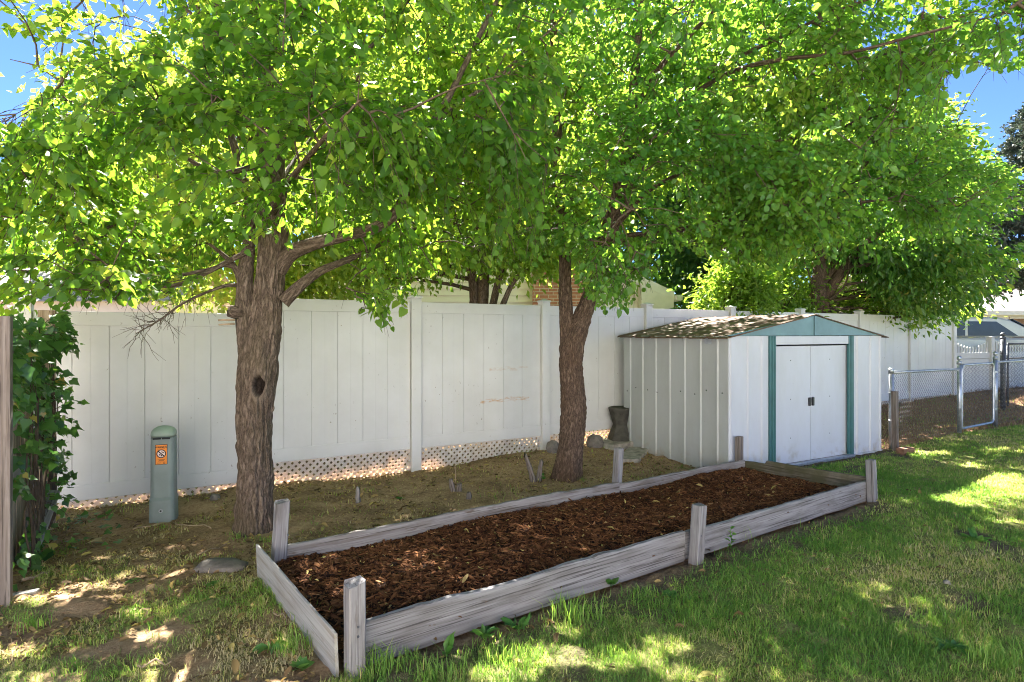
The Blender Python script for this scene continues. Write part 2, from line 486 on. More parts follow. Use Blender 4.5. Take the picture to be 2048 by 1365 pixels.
def m_shed(name, base, dirt):
    b = NB(name); p = b.pos()
    col = b.mix(b.ramp(b.noise(b.map(p, (2, 2, .8)), 1.3, 6, .65), [(.42, 0.0), (.78, .8)]), base, dirt)
    sp = b.ramp(b.noise(p, 55, 2), [(.74, 0.0), (.765, .8)])
    col = b.mix(b.math('MULTIPLY', sp, b.ramp(b.noise(p, 3, 2), [(.5, 0.0), (.6, 1.0)])), col, (.16, .13, .10))
    sx = b.n("SeparateXYZ", Vector=p)
    lowd = b.math('MULTIPLY', b.ramp(sx.outputs[2], [(0.0, 1.0), (.22, 0.0)]), b.ramp(b.noise(p, 7, 5), [(.50, 0.0), (.70, .6)]))
    col = b.mix(lowd, col, (.30, .25, .17))
    return b.done(b.bsdf(col, .45, .4, 0, b.bump(b.noise(b.map(p, (3, 3, 1.2)), 1.0, 3), .02, .25)))
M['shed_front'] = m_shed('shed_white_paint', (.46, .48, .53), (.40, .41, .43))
M['shed_side'] = m_shed('shed_aged_reflection_paint', (.37, .385, .375), (.30, .305, .275))  # aged paint, its tone also carrying the reflected light on this side
def m_roof():
    b = NB('rusty_roof_sheet'); p = b.pos(); g = b.attr('gco')
    n = b.noise(b.map(g, (1.2, 4.5, 1)), 2.2, 7, .68)
    col = b.ramp(n, [(.28, (.21, .185, .155)), (.38, (.165, .12, .085)), (.46, (.115, .066, .038)), (.60, (.082, .047, .028)), (.78, (.15, .092, .052))])
    col = b.mix(b.ramp(b.noise(p, 45, 3), [(.6, 0.0), (.7, .8)]), col, (.07, .045, .03))
    return b.done(b.bsdf(col, .7, .3, 0, b.bump(n, .01, .4)))
M['roof'] = m_roof()
M['pedestal'] = m_plain('grey_green_plastic', (.20, .245, .235), .5, .4, 0, var=.16, scale=5, bump=.08)
M['pedcap'] = m_plain('pale_green_plastic', (.29, .36, .30), .5, .4, 0, var=.16, scale=5, bump=.08)
M['orange'] = m_plain('orange_label', (.80, .25, .025), .45, .4, var=.08)
M['ink'] = m_plain('black_ink', (.025, .012, .010), .5, .3, var=.1)
M['labelwhite'] = m_plain('label_white', (.72, .62, .60), .5, .3, var=.1)

def m_siding():
    b = NB('cream_lap_siding'); p = b.pos()
    return b.done(b.bsdf(b.mix(b.noise(p, 2, 4), (.76, .71, .63), (.82, .78, .71)), .6, .3))
M['siding'] = m_siding()
M['cream'] = m_plain('cream_trim', (.70, .66, .57), .55, .3, var=.08)
def m_brick():
    b = NB('red_brick'); g = b.attr('gco')
    t = b.n("TexBrick", Vector=g, Color1=(.32, .12, .07), Color2=(.42, .18, .11), Mortar=(.5, .45, .38), Scale=1.0)
    t.inputs['Brick Width'].default_value = .21; t.inputs['Row Height'].default_value = .075; t.inputs['Mortar Size'].default_value = .008
    return b.done(b.bsdf(b.mix(.25, t.outputs[0], b.ramp(b.noise(g, 12, 4), [(.3, (.2, .08, .05)), (.7, (.5, .28, .18))])), .85, .2, 0, b.bump(t.outputs[1], .006, -.5)))
M['brick'] = m_brick()
def m_shingle():
    b = NB('grey_shingle'); g = b.attr('gco')
    t = b.n("TexBrick", Vector=g, Color1=(.40, .36, .34), Color2=(.52, .47, .45), Mortar=(.28, .25, .24), Scale=1.0)
    t.inputs['Brick Width'].default_value = .3; t.inputs['Row Height'].default_value = .14; t.inputs['Mortar Size'].default_value = .012
    return b.done(b.bsdf(t.outputs[0], .9, .15, 0, b.bump(b.noise(g, 40, 3), .01, .4)))
M['shingle'] = m_shingle()
M['glass'] = m_plain('dark_glass', (.03, .035, .04), .15, .3, var=.3, scale=2)
M['vanpaint'] = m_plain('beige_van_paint', (.52, .50, .42), .3, .5, .2, var=.06)
M['rubber'] = m_plain('rubber', (.02, .02, .02), .8, .2)
M['windowbrown'] = m_plain('brown_curtain', (.30, .17, .09), .7, .2, var=.4, scale=5)


# ------------------------------------------------------------------ where grass grows
def grassiness(x, y):
    """0..1 lawn cover at a ground point"""
    x, y = np.asarray(x, float), np.asarray(y, float)
    u, v = bedco(x, y)
    n = fbm(x * 1.1, y * 1.1, 0, 3, 4); n2 = fbm(x * 3.2, y * 3.2, 0, 9, 3)
    d = np.zeros(x.shape)
    lawn = ((v < 0) & (u > -.4)) | (u > BEDL)
    d = np.where(lawn, smooth(.25, .41, n * .4 + n2 * .6), d)
    nb = lawn & (v > -.32) & (u > .3) & (u < BEDL)                       # bare strip under the front board
    d = np.where(nb, d * smooth(-.02, -.45, v + .25 * (n2 - .5)) , d)
    left = (~lawn) & (u < 0)
    d = np.where(left, smooth(.46, .64, n * .45 + n2 * .55) * .75 * smooth(4.7, 3.9, y + .5 * (n - .5)) + .12 * smooth(.5, .65, n2), d)
    back = (~lawn) & (u >= 0) & (v > BEDW)
    d = np.where(back, .30 * smooth(.46, .62, n2) * smooth(BEDW + 1.0, BEDW + .05, v) + .03, d)
    # chain-link fence line: dry litter and straw beyond it
    cl = (x - 5.5) * (-.45) + (y - 8.6) * .89
    d = np.where((cl > 0) & (x > 5.2), .10, d)
    # shed floor
    sx, sy = (x - 2.57) * .879 + (y - 7.06) * .478, -(x - 2.57) * .478 + (y - 7.06) * .879
    d = np.where((sx > -.1) & (sx < 3.25) & (sy > -.18) & (sy < 2.2), 0, d)
    d = np.where((u > -.02) & (u < BEDL + .02) & (v > -.02) & (v < BEDW + .04), 0, d)
    d = np.where(np.hypot(x + 2.16, y - 4.98) < .24, 0, d)
    return d

def dryness(x, y):
    cl = (np.asarray(x) - 5.5) * (-.45) + (np.asarray(y) - 8.6) * .89
    return np.where((cl > .02) & (np.asarray(x) > 5.0) & (np.asarray(y) < 16), 1.0, 0.0)

# ------------------------------------------------------------------ ground sheet
def axis(a, b, lo, hi, step):
    c = np.arange(lo, hi + 1e-6, step)
    l = lo - np.cumsum(step * 1.16 ** np.arange(1, 60)); l = l[l > a]
    r = hi + np.cumsum(step * 1.16 ** np.arange(1, 60)); r = r[r < b]
    return np.concatenate([[a], l[::-1], c, r, [b]])
gx, gy = axis(-420, 420, -5.2, 9.0, .045), axis(-120, 900, 1.8, 10.5, .045)
XX, YY = np.meshgrid(gx, gy)
GG = grassiness(XX, YY)
ZZ = gz(XX, YY) + (fbm(XX * 4, YY * 4, 0, 21, 4) - .5) * .045 + (vnoise(XX * 20, YY * 20, 0, 31) - .5) * .022 + (vnoise(XX * 9, YY * 9, 0, 32) - .5) * .02
u_, v_ = bedco(XX, YY)
ZZ -= .05 * ((u_ > 0) & (u_ < BEDL) & (v_ > 0) & (v_ < BEDW))
nx, ny = len(gx), len(gy)
idx = np.arange(nx * ny).reshape(ny, nx)
qf = np.stack([idx[:-1, :-1], idx[:-1, 1:], idx[1:, 1:], idx[1:, :-1]], -1).reshape(-1, 4)
g_o = link_mesh('ground', np.stack([XX, YY, ZZ], -1).reshape(-1, 3), [qf], M['ground'], None, True,
                {'grassy': np.clip(GG, 0, 1).ravel(), 'dry': dryness(XX, YY).ravel(), 'humus': np.clip(smooth(.05, -.15, v_) * smooth(-.5, -.1, u_) + smooth(BEDL - .1, BEDL + .2, u_), 0, 1).ravel()})
tag(g_o, 'bare soil and patchy lawn of the back garden', kind='structure')

# ------------------------------------------------------------------ white vinyl fence
FP0 = np.array([-.1636, 1.0]) * 7.4; FST = np.array([.2245, .1278]) * 7.4
FD = unit(FST); FS = float(np.linalg.norm(FST)); FN = np.array([FD[1], -FD[0]])   # FN points to the camera
fd3, fn3, up3 = np.array([*FD, 0]), np.array([*FN, 0]), np.array([0, 0, 1.0])
def fpt(n, z=0.0, off=0.0):
    p = FP0 + FST * n + FN * off
    return np.array([p[0], p[1], z])
fence = empty('vinyl_fence', fpt(0, -.1), 'long white vinyl privacy fence with a lattice skirt behind the trees and shed', 'fence')
PW = .128
for n in range(-2, 8):
    g = float(gz(*fpt(n)[:2])) - .15
    top = 2.035 if n >= 0 else 1.88
    m = MB()
    m.box(fpt(n, (g + top) / 2), (PW, PW, top - g), [fd3, fn3, up3])
    c = fpt(n, top)
    m.box(c + up3 * .012, (PW + .022, PW + .022, .024), [fd3, fn3, up3])
    b = np.array([c + fd3 * a * .07 + fn3 * d * .07 + up3 * .024 for a, d in ((-1, -1), (1, -1), (1, 1), (-1, 1))] + [c + up3 * .05])
    m.add(b, [(0, 1, 2, 3), (0, 1, 4), (1, 2, 4), (2, 3, 4), (3, 0, 4)])
    m.build('post', M['vinyl'], fence, bevel=.006)
for n in range(-2, 7):
    z0, z1 = (.165, 1.99) if n >= -1 else (-.01, 1.81)
    L = FS - PW - .004
    c = fpt(n + .5)
    # tongue-and-groove boards: one grooved profile pushed upwards
    nb = 6; wv = L / nb; pr = []
    for k in range(nb):
        a = -L / 2 + k * wv
        pr += [(a, 0), (a, .006), (a + .004, .014)]
        pr += [(a + wv / 2 - .003, .014), (a + wv / 2, .0128), (a + wv / 2 + .003, .014), (a + wv - .004, .014), (a + wv, .006)]
    pr += [(L / 2, -.014), (-L / 2, -.014)]
    m = MB().prism(pr, c + up3 * (z0 + .14), fd3, fn3, up3 * (z1 - z0 - .28))
    pan = m.build('panel', M['vinyl_smear'] if n == 0 else M['vinyl'], fence)
    MB().box(c + up3 * (z1 - .07), (L, .046, .14), [fd3, fn3, up3]).build('top_rail', M['vinyl'], pan, bevel=.006)
    MB().box(c + up3 * (z0 + .075), (L, .046, .15), [fd3, fn3, up3]).build('bottom_rail', M['vinyl'], pan, bevel=.006)
    # lattice skirt
    gl = min(float(gz(*fpt(n)[:2])), float(gz(*fpt(n + 1)[:2]))) - .10
    zt = z0 + .01
    m = MB(); hh = zt - gl; sp = .078
    for s in (-1, 1):
        k = -hh
        while k < L + hh:
            # strip along the 45 degree line, cut to the opening
            a0, b0 = (k, 0.0) if s > 0 else (k, hh)
            t0, t1 = 0.0, hh
            if a0 + t0 < 0: t0 = -a0
            if a0 + t1 > L: t1 = L - a0
            if t1 - t0 > .01:
                P = [fpt(n + .5) + fd3 * (-L / 2 + a0 + t) + up3 * ((gl + t) if s > 0 else (zt - t)) + fn3 * (.004 * s) for t in (t0, t1)]
                m.beam(P[0], P[1],   .006, .030, up=np.cross(unit(P[1] - P[0]), fn3))
            k += sp
    m.build('lattice', M['lattice'], fence)

# ------------------------------------------------------------------ planks with a worn outline
def plank(m, p0, p1, h, t, up=(0, 0, 1), wear=.006, seg=60, seed=0, taper=0.0, notch=None, mi=0):
    """board from p0 to p1 (its bottom middle line), height h along up, thickness t; worn upper and lower edges"""
    p0, p1 = np.asarray(p0, float), np.asarray(p1, float)
    d = unit(p1 - p0); L = np.linalg.norm(p1 - p0); up = np.asarray(up, float); up = unit(up - d * (up @ d)); w = np.cross(d, up)
    ss = np.linspace(0, L, seg + 1)
    zt = h + (fbm(ss * 2.2, seed * 3.1, 0, 5) - .5) * wear * 4 + (vnoise(ss * 16, seed, 0, 6) - .5) * wear * 1.2 + taper * ss / L
    if notch is not None: zt = zt - notch(ss)
    zb = (vnoise(ss * 3, seed + 5, 0, 7) - .5) * wear * 2
    e = t * .5; c = min(.006, t * .2)
    jit = (vnoise(ss * 7, seed + 9, 0, 8) - .5) * wear
    prof = lambda i: [(-e, zb[i]), (e, zb[i]), (e + jit[i] * .3, zt[i] - c - .003), (e - c, zt[i]), (-e + c, zt[i]), (-e + jit[i] * .3, zt[i] - c - .002)]
    V, G = [], []
    o = np.random.default_rng(seed + 77).random(3) * 30
    for i, s in enumerate(ss):
        for a, z in prof(i):
            V.append(p0 + d * s + w * a + up * z); G.append(np.array([s, z, a]) + o)
    k = 6
    fs = [(i * k + j, i * k + (j + 1) % k, (i + 1) * k + (j + 1) % k, (i + 1) * k + j) for i in range(seg) for j in range(k)]
    fs += [tuple(range(k))[::-1], tuple(seg * k + j for j in range(k))]
    m.add(V, fs, G, mi)
    return m

# ------------------------------------------------------------------ raised bed
def bp(u, v, z=None):
    p = BEDA + BEDU * u + BEDV * v
    return np.array([p[0], p[1], float(gz(p[0], p[1])) if z is None else z])
bu3, bv3 = np.array([*BEDU, 0]), np.array([*BEDV, 0])
bed = empty('raised_bed', bp(0, 0), 'long raised garden bed of weathered grey planks filled with brown bark mulch', 'garden bed')
MID = 2.47
# front boards, two lengths meeting at the middle post; inner face flush with the posts
for a, b, h0, sd in ((.05, MID, .215, 1), (MID + .004, BEDL, .20, 2)):
    m = plank(MB(), bp(a, .07, float(gz(*bp(a, 0)[:2])) - .015), bp(b, .07, float(gz(*bp(b, 0)[:2])) - .02), h0, .038, (-.05 * bv3[0], -.05 * bv3[1], 1), .007, 70, sd)
    m.build('side_board', M['wood'], bed)
# back boards
for a, b, h0, sd in ((.04, 3.20, .215, 3), (3.204, BEDL, .205, 4)):
    m = plank(MB(), bp(a, BEDW - .03, float(gz(*bp(a, BEDW)[:2])) - .02), bp(b, BEDW - .03, float(gz(*bp(b, BEDW)[:2])) - .01), h0, .038, (0, 0, 1), .008, 80, sd)
    m.build('side_board', M['wood_warm'], bed)
# left end: a thin pale board outside the posts, leaning slightly outwards
m = plank(MB(), bp(-.075, .02, -.03), bp(-.10, BEDW + .03, -.03), .235, .016, (-.05, -.0, 1), .004, 60, 5)
tag(m.build('end_board', M['ply'], bed), 'thin pale end board leaning outwards')
# right end: dark mossy board with a notch near the back
nt = lambda s: np.where(s > BEDW - .36, .035, 0.0)
m = plank(MB(), bp(BEDL + .025, .05, -.08), bp(BEDL + .025, BEDW - .02, -.105), .235, .036, (0, 0, 1), .006, 60, 6, notch=nt)
tag(m.build('end_board', M['wood_moss'], bed), 'dark mossy end board with a notched top')

def bed_post(u, v, top, w=.088, seed=0, lean=(0, 0), rot=0.0, mat='wood', chip=0.0):
    b = bp(u, v); zb = b[2] - .08
    c, s = math.cos(rot), math.sin(rot)
    ax, ay = bu3 * c + bv3 * s, bv3 * c - bu3 * s
    m = MB(); seg = 26; r = np.random.default_rng(seed + 400)
    V, G = [], []; o = r.random(3) * 30
    pr = [(-.5, -.42), (-.42, -.5), (.42, -.5), (.5, -.42), (.5, .42), (.42, .5), (-.42, .5), (-.5, .42)]
    for i in range(seg + 1):
        t = i / seg; z = zb + (top - zb) * t
        off = np.array([lean[0] * t, lean[1] * t, 0])
        for j, (a, d) in enumerate(pr):
            jj = 1 + (float(vnoise(z * 9, j * 3.7 + seed, 0, 12)) - .5) * .05
            zz = z + ((r.random() - .5) * .012 if i == seg else 0) - (chip if (i == seg and j in (0, 7, 1)) else 0)
            V.append(np.array([b[0], b[1], zz]) + off + (ax * a + ay * d) * w * jj); G.append(np.array([z, a * w, d * w]) + o)
    k = 8
    fs = [(i * k + j, i * k + (j + 1) % k, (i + 1) * k + (j + 1) % k, (i + 1) * k + j) for i in range(seg) for j in range(k)]
    fs += [tuple(range(k))[::-1], tuple(seg * k + j for j in range(k))]
    m.add(V, fs, G)
    return m.build('post', M[mat], bed)
bed_post(0, .0, .437, .082, 1, chip=.025)
bed_post(MID + .02, -.03, .375, .080, 2, (.035, .02))
bed_post(BEDL - .0, -.0, .345, .076, 3, (-.02, 0))
bed_post(.0, BEDW - .035, .485, .084, 4, (.03, .02), chip=.012)
bed_post(3.24, BEDW + .042, .455, .075, 5, (.04, .03))
bed_post(BEDL - .03, BEDW + .01, .37, .074, 6, mat='wood_brown')
# bolts in the posts
for u, v, z in ((.0, -.040, .235), (0, -.040, .19), (.06, BEDW - .08, .26), (MID + .03, -.069, .17)):
    p = bp(u, v, z); MB().tube([p + bv3 * .004, p - bv3 * .005], .006, 8).build('bolt', M['darkmetal'], bed)

# mulch
def mulch_z(u, v):
    """height of the mulch above datum"""
    p = BEDA + np.multiply.outer(u, BEDU) + np.multiply.outer(v, BEDV)
    e = np.minimum(np.minimum(u, BEDL - u), np.minimum(v, BEDW - v))
    z = gz(p[..., 0], p[..., 1]) + .085 + .035 * smooth(0, .5, e) + (fbm(u * 1.3, v * 1.3, 0, 41) - .5) * .075
    return z + .035 * np.exp(-((u - 2.0) / 1.1) ** 2) * smooth(.6, 1.4, v) + .05 * np.exp(-((u - 4.6) / .5) ** 2) * smooth(.5, 1.4, v) - .05 * np.exp(-((u - .1) / .35) ** 2 - ((v - .1) / .5) ** 2)
uu, vv = np.meshgrid(np.linspace(-.04, BEDL + .0, 210), np.linspace(.05, BEDW - .04, 64))
mz = mulch_z(uu, vv) + (vnoise(uu * 20, vv * 20, 0, 44) - .5) * .02
pp = BEDA + uu[..., None] * BEDU + vv[..., None] * BEDV
ids = np.arange(uu.size).reshape(uu.shape)
qf = np.stack([ids[:-1, :-1], ids[:-1, 1:], ids[1:, 1:], ids[1:, :-1]], -1).reshape(-1, 4)
mv = np.c_[pp.reshape(-1, 2), mz.ravel()]
NCH = 36000
cu, cv = rng.uniform(-.02, BEDL - .03, NCH), rng.uniform(.07, BEDW - .07, NCH)
cp = BEDA + cu[:, None] * BEDU + cv[:, None] * BEDV
cz = mulch_z(cu, cv) + rng.uniform(.0, .016, NCH)
ln = rng.lognormal(math.log(.029), .5, NCH).clip(.012, .10); wd = ln * rng.uniform(.10, .36, NCH); wd = wd.clip(.003, .017)
th = rng.uniform(0, 2 * math.pi, NCH)
a = unit(np.stack([np.cos(th), np.sin(th), rng.normal(0, .28, NCH)], 1))
nrm = unit(np.stack([rng.normal(0, .38, NCH), rng.normal(0, .38, NCH), np.ones(NCH)], 1)); b_ = unit(np.cross(nrm, a)); nrm = np.cross(a, b_)
T = np.array([(-.5, -.4, 0), (-.46, .45, .0), (-.1, .5, .10), (.1, -.5, .12), (.5, .22, -.05), (.44, -.4, -.03),
              (-.5, -.4, -.22), (-.46, .45, -.22), (.5, .22, -.25), (.44, -.4, -.25)])
cen = np.c_[cp, cz]
CV = (cen[:, None] + T[None, :, :1] * ln[:, None, None] * a[:, None] + T[None, :, 1:2] * wd[:, None, None] * b_[:, None] + T[None, :, 2:] * (ln * .22 + .004)[:, None, None] * nrm[:, None]).reshape(-1, 3)
o10 = np.arange(NCH)[:, None] * 10 + len(mv)
CF = np.concatenate([o10 + np.array(f) for f in ((0, 3, 2, 1), (3, 5, 4, 2), (0, 6, 9, 5), (1, 2, 4, 8))])
tint = np.repeat(np.clip(rng.beta(1.6, 2.6, NCH) + (fbm(cu * 2, cv * 2, 0, 47) - .5) * .3, 0, 1), 10)
NM = len(qf)
mul = link_mesh('mulch', np.concatenate([mv, CV]), [np.concatenate([qf, CF])], [M['mulch_bed'], M['chip']], None, False,
                {'tint': np.concatenate([np.zeros(len(mv)), tint])}, np.r_[np.zeros(NM), np.ones(len(CF))])
tag(mul, 'dark brown shredded bark mulch lying in the raised bed', kind='stuff')

# ------------------------------------------------------------------ metal shed
SO, SU, SVv, SZ = np.array([2.57, 7.06, 0]), np.array([.879, .4775, 0]), np.array([-.4775, .879, 0]), -.10
SW, SD, SE, SR = 3.14, 1.93, 1.665, 1.945            # width, depth, eave and ridge above the base
def sp_(u, v, z): return SO + SU * u + SVv * v + up3 * (SZ + z)
shed = empty('garden_shed', sp_(0, 0, 0), 'low white metal garden shed with teal gable and rusty leaf-littered roof', 'shed')
AX = [SU, SVv, up3]
def ribbed(width, ribs, depth=.018, rw=.020):
    pr = [(0, 0)]
    for r in ribs: pr += [(r - rw / 2 - .012, 0), (r - rw / 2, -depth), (r + rw / 2, -depth), (r + rw / 2 + .012, 0)]
    return pr + [(width, 0), (width, .02), (0, .02)]
# side walls (left one seen), back wall, front wings
lr = [.16, .43, .70, .97, 1.24, 1.51, 1.78]
m = MB().prism([(SD - x, -y) for x, y in ribbed(SD, sorted(SD - r for r in lr))], sp_(0, 0, 0), SVv, SU * -1.0, up3 * SE)
for k in range(9):
    p = sp_(-.003, .08 + k * .22 + .03 * (k % 2), .98 - .012 * k + .03 * math.sin(k * 2.1))
    m.tube([p, p - SU * .006], .008, 8, m=1)
tag(m.build('side_wall', [M['shed_side'], M['darkgap']], shed), 'grey-green ribbed side wall')
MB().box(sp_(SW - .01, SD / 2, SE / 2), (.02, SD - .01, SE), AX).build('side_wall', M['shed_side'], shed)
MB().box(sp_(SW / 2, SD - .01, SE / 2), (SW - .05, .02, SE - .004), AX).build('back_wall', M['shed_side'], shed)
D0, D1 = .765, 2.38
MB().prism(ribbed(D0 - .02, [.03, .33, .58]), sp_(.012, -.004, 0), SU, SVv, up3 * SE).build('front_wall', M['shed_front'], shed)
MB().prism(ribbed(SW - D1 - .02, [.16, .47, .70]), sp_(D1 + .012, -.004, 0), SU, SVv, up3 * SE).build('front_wall', M['shed_front'], shed)
# sliding doors, header, teal jambs, sill track, handles
dw = (D1 - D0) / 2
for k in range(2):
    d = MB().prism(ribbed(dw - .006, []), sp_(D0 + k * dw + .003, .022, .03), SU, SVv, up3 * (SE - .16)).build('door', M['shed_front'], shed, bevel=.002)
    MB().box(sp_(D0 + dw + (-.034, .034)[k], .009, .80), (.036, .024, .11), AX).build('handle', M['black'], d, bevel=.006)
    for zz in (.35, .85, 1.35):
        p = sp_(D0 + k * dw + dw * .5, .023, zz); MB().tube([p, p - SVv * .005], .006, 6).build('screw', M['darkgap'], d)
MB().box(sp_((D0 + D1) / 2, -.006, SE - .056), (D1 - D0 - .08, .035, .108), AX).build('door_header', M['shed_front'], shed, bevel=.004)
for u in (D0, D1):
    pr = [(-.055, 0), (-.055, -.03), (-.03, -.03), (-.022, -.012), (-.010, -.012), (-.002, -.034), (.02, -.034), (.028, -.012), (.036, -.012), (.042, -.03), (.055, -.03), (.055, 0)]
    MB().prism(pr, sp_(u, -.001, 0), SU, SVv, up3 * SE).build('door_jamb', M['tealtrim'], shed)
MB().box(sp_((D0 + D1) / 2 - .02, -.045, .02), (D1 - D0 + .06, .075, .035), AX).build('door_sill', M['galv'], shed, bevel=.004)
MB().box(sp_(SW / 2, -.005, .012), (SW, .05, .03), AX).build('base_rail', M['shed_front'], shed, bevel=.003)
# gable: two sheets with a middle joint
gz0 = SE + .004
for s in (0, 1):
    tri = [(-.02, gz0), (SW / 2 - .004, gz0), (SW / 2 - .004, SR - .012), (-.02, SE + .012)] if s == 0 else [(SW / 2 + .004, gz0), (SW + .02, gz0), (SW + .02, SE + .012), (SW / 2 + .004, SR - .012)]
    MB().prism(tri, sp_(0, -.035, 0), SU, up3, SVv * .03).build('gable', M['teal'], shed, bevel=.003)
MB().box(sp_(SW / 2, -.042, (SE + SR) / 2 - .006), (.02, .012, SR - SE - .02), AX).build('gable_joint', M['teal'], shed)
# roof: two thin ribbed slopes with worn, slightly lifted sheet ends
for s in (-1, 1):
    e, r = np.array([(SW / 2 + s * (SW / 2 + .085)), SE - .012]), np.array([SW / 2 + s * .001, SR])
    n0, n1 = 64, 30; V, G = [], []
    for side in (0, 1):
        for i in range(n0 + 1):
            v = -.06 + (SD + .10) * i / n0
            ph = (v + .06) / (SD + .10) * 6 % 1.0
            rib = .018 * (smooth(.86, .90, ph) - smooth(.96, 1.0, ph))
            for j in range(n1 + 1):
                t = j / n1; p = e * (1 - t) + r * t
                sag = .012 * float(vnoise(v * 2.3, t * 2, s + 2, 61)) * (1 - t)
                z = p[1] + rib - sag - side * .012 + (.012 * float(vnoise(v * 5, 0, 0, 62)) if t > .93 else 0)
                V.append(sp_(p[0], v, z)); G.append((v, t * 1.7, side))
    k = n1 + 1; tot = (n0 + 1) * k
    fs = []
    for i in range(n0):
        for j in range(n1):
            q = [i * k + j, i * k + j + 1, (i + 1) * k + j + 1, (i + 1) * k + j]
            fs.append(q if s > 0 else q[::-1]); fs.append([x + tot for x in (q[::-1] if s > 0 else q)])
    bd = [i * k for i in range(n0 + 1)], [i * k + n1 for i in range(n0 + 1)], list(range(k)), [n0 * k + j for j in range(k)]
    for ring in bd:
        for a0, a1 in zip(ring[:-1], ring[1:]): fs.append([a0, a1, a1 + tot, a0 + tot])
    ro = MB().add(V, fs, G).build('roof', M['roof'], shed)
tri = [sp_(.10 + .03 * k, -.012, SE - .05) for k in range(2)]
MB().box(sp_(-.008, .30, SE - .06), (.008, .11, .07), AX).build('badge', M['galv'], shed)

# concrete apron slab and rubble beside the shed
def rock(name, c, size, seed, mat, label, cat='stone', squash=1.0, group=None):
    n1, n2 = 18, 12; V = []
    for i in range(n2 + 1):
        ph = math.pi * i / n2
        for j in range(n1):
            t = 2 * math.pi * j / n1
            d = np.array([math.sin(ph) * math.cos(t), math.sin(ph) * math.sin(t), math.cos(ph)])
            d = np.sign(d) * np.abs(d) ** .8
            k = .75 + .5 * float(fbm(*(d * 1.6 + seed * 3.3), 71))
            V.append(np.asarray(c) + d * np.asarray(size) / 2 * k)
    fs = [(i * n1 + j, (i + 1) * n1 + j, (i + 1) * n1 + (j + 1) % n1, i * n1 + (j + 1) % n1) for i in range(n2) for j in range(n1)]
    o = MB().add(V, fs).build(name, M[mat], None, smooth_=True, loc=c)
    return tag(o, label, cat, group)

def slab(name, cx, cy, lx, ly, h, rot, mat, label, cat, tilt=0.0, z=None):
    c, s = math.cos(rot), math.sin(rot)
    g = float(gz(cx, cy)) if z is None else z
    m = MB(); n = 14
    pr = []
    r = np.random.default_rng(int(abs(cx * 1000)) + 5)
    for i in range(n):
        t = 2 * math.pi * i / n
        q = np.array([math.cos(t), math.sin(t)]); q = q / max(abs(q)) * (.86 + .14 * r.random())
        pr.append((q[0] * lx / 2, q[1] * ly / 2))
    ux, uy = np.array([c, s, tilt]), np.array([-s, c, 0])
    m.prism(pr, (cx, cy, g - .01), ux, uy, up3 * (h + .01))
    return tag(m.build(name, M[mat], None, bevel=.008, loc=(cx, cy, g)), label, cat)

p = gpt(1268, 912); slab('stone_slab', p[0], p[1], .95, .30, .045, math.atan2(-.879, .4775) * -1 + .1 - math.pi / 2 * 0, 'paleslab', 'flat pale stone slab on the soil along the side of the shed', 'slab')
p = gpt(1226, 896); slab('broken_slab', p[0] + .05, p[1] + .15, .62, .52, .085, .5, 'paleslab', 'broken crumbling pale slab under the dark stone stool', 'slab', .02)
STL = (p[0] + .17, p[1] + .25)
# hourglass stone stool
z0 = float(gz(*STL)) + .075
st = MB()
pr = [(.0, 0), (.205, 0), (.215, .03), (.135, .235), (.125, .25), (.135, .265), (.195, .475), (.195, .50), (.0, .505)]
st.lathe((STL[0], STL[1], z0), pr, n=7, rz=.3)
tag(st.build('stone_stool', M['concrete'], None, bevel=.012, loc=(*STL, z0)), 'dark hourglass-shaped stone stool standing between fence and shed', 'stool')

# ------------------------------------------------------------------ utility pedestal
pc = gpt(312, 1046); PED = np.array([pc[0], pc[1] + .12])
pg = float(gz(*PED))
ped = empty('utility_pedestal', (*PED, pg), 'grey-green plastic utility pedestal with an orange warning label in front of the fence', 'utility pedestal')
fw = unit(np.array([-PED[0] * .55, -PED[1], 0])); sd = np.array([-fw[1], fw[0], 0])   # it faces roughly towards the camera
def rrect(a, b, r, n=6):
    q = []
    for cx_, cy_, t0 in ((a - r, b - r, 0), (-a + r, b - r, 90), (-a + r, -b + r, 180), (a - r, -b + r, 270)):
        for k in range(n + 1):
            t = math.radians(t0 + 90 * k / n); q.append((cx_ + r * math.cos(t), cy_ + r * math.sin(t)))
    return q
def rr_loft(levels, base):
    V, n = [], None
    for z, a, b, r in levels:
        q = rrect(a, b, r); n = len(q)
        V += [base + sd * x + fw * y + up3 * z for x, y in q]
    k = len(levels)
    fs = [(i * n + j, i * n + (j + 1) % n, (i + 1) * n + (j + 1) % n, (i + 1) * n + j) for i in range(k - 1) for j in range(n)]
    fs += [tuple(range(n))[::-1], tuple((k - 1) * n + j for j in range(n))]
    return np.array(V), fs
pb = np.array([*PED, pg])
V, fs = rr_loft([(-.05, .104, .112, .045), (.17, .102, .110, .045), (.19, .101, .108, .045), (.215, .098, .090, .045), (.24, .097, .089, .045), (.60, .096, .087, .045), (.745, .095, .086, .045), (.75, .094, .085, .045)], pb)
MB().add(V, fs[::1]).build('body', M['pedestal'], ped, smooth_=False, bevel=.004)
V, fs = rr_loft([(.755, .0955, .088, .05), (.775, .098, .092, .055), (.80, .095, .088, .06), (.822, .082, .072, .06), (.838, .056, .048, .045), (.846, .025, .020, .018)], pb)
cap_o = MB().add(V, fs).build('cap', M['pedcap'], ped, smooth_=True)
m = MB()
for s in (-1, 1): m.box(pb + sd * s * .036 + fw * .0885 + up3 * .742, (.064, .012, .012), [sd, fw, up3])
m.build('cap_latch', M['darkgap'], ped)
p = pb + fw * .1115 + up3 * .10
MB().tube([p - fw * .004, p + fw * .006], .017, 16).build('lock', M['galv'], ped, bevel=.002)
MB().tube([p + fw * .006, p + fw * .008], .008, 12).build('lock_hole', M['darkgap'], ped)
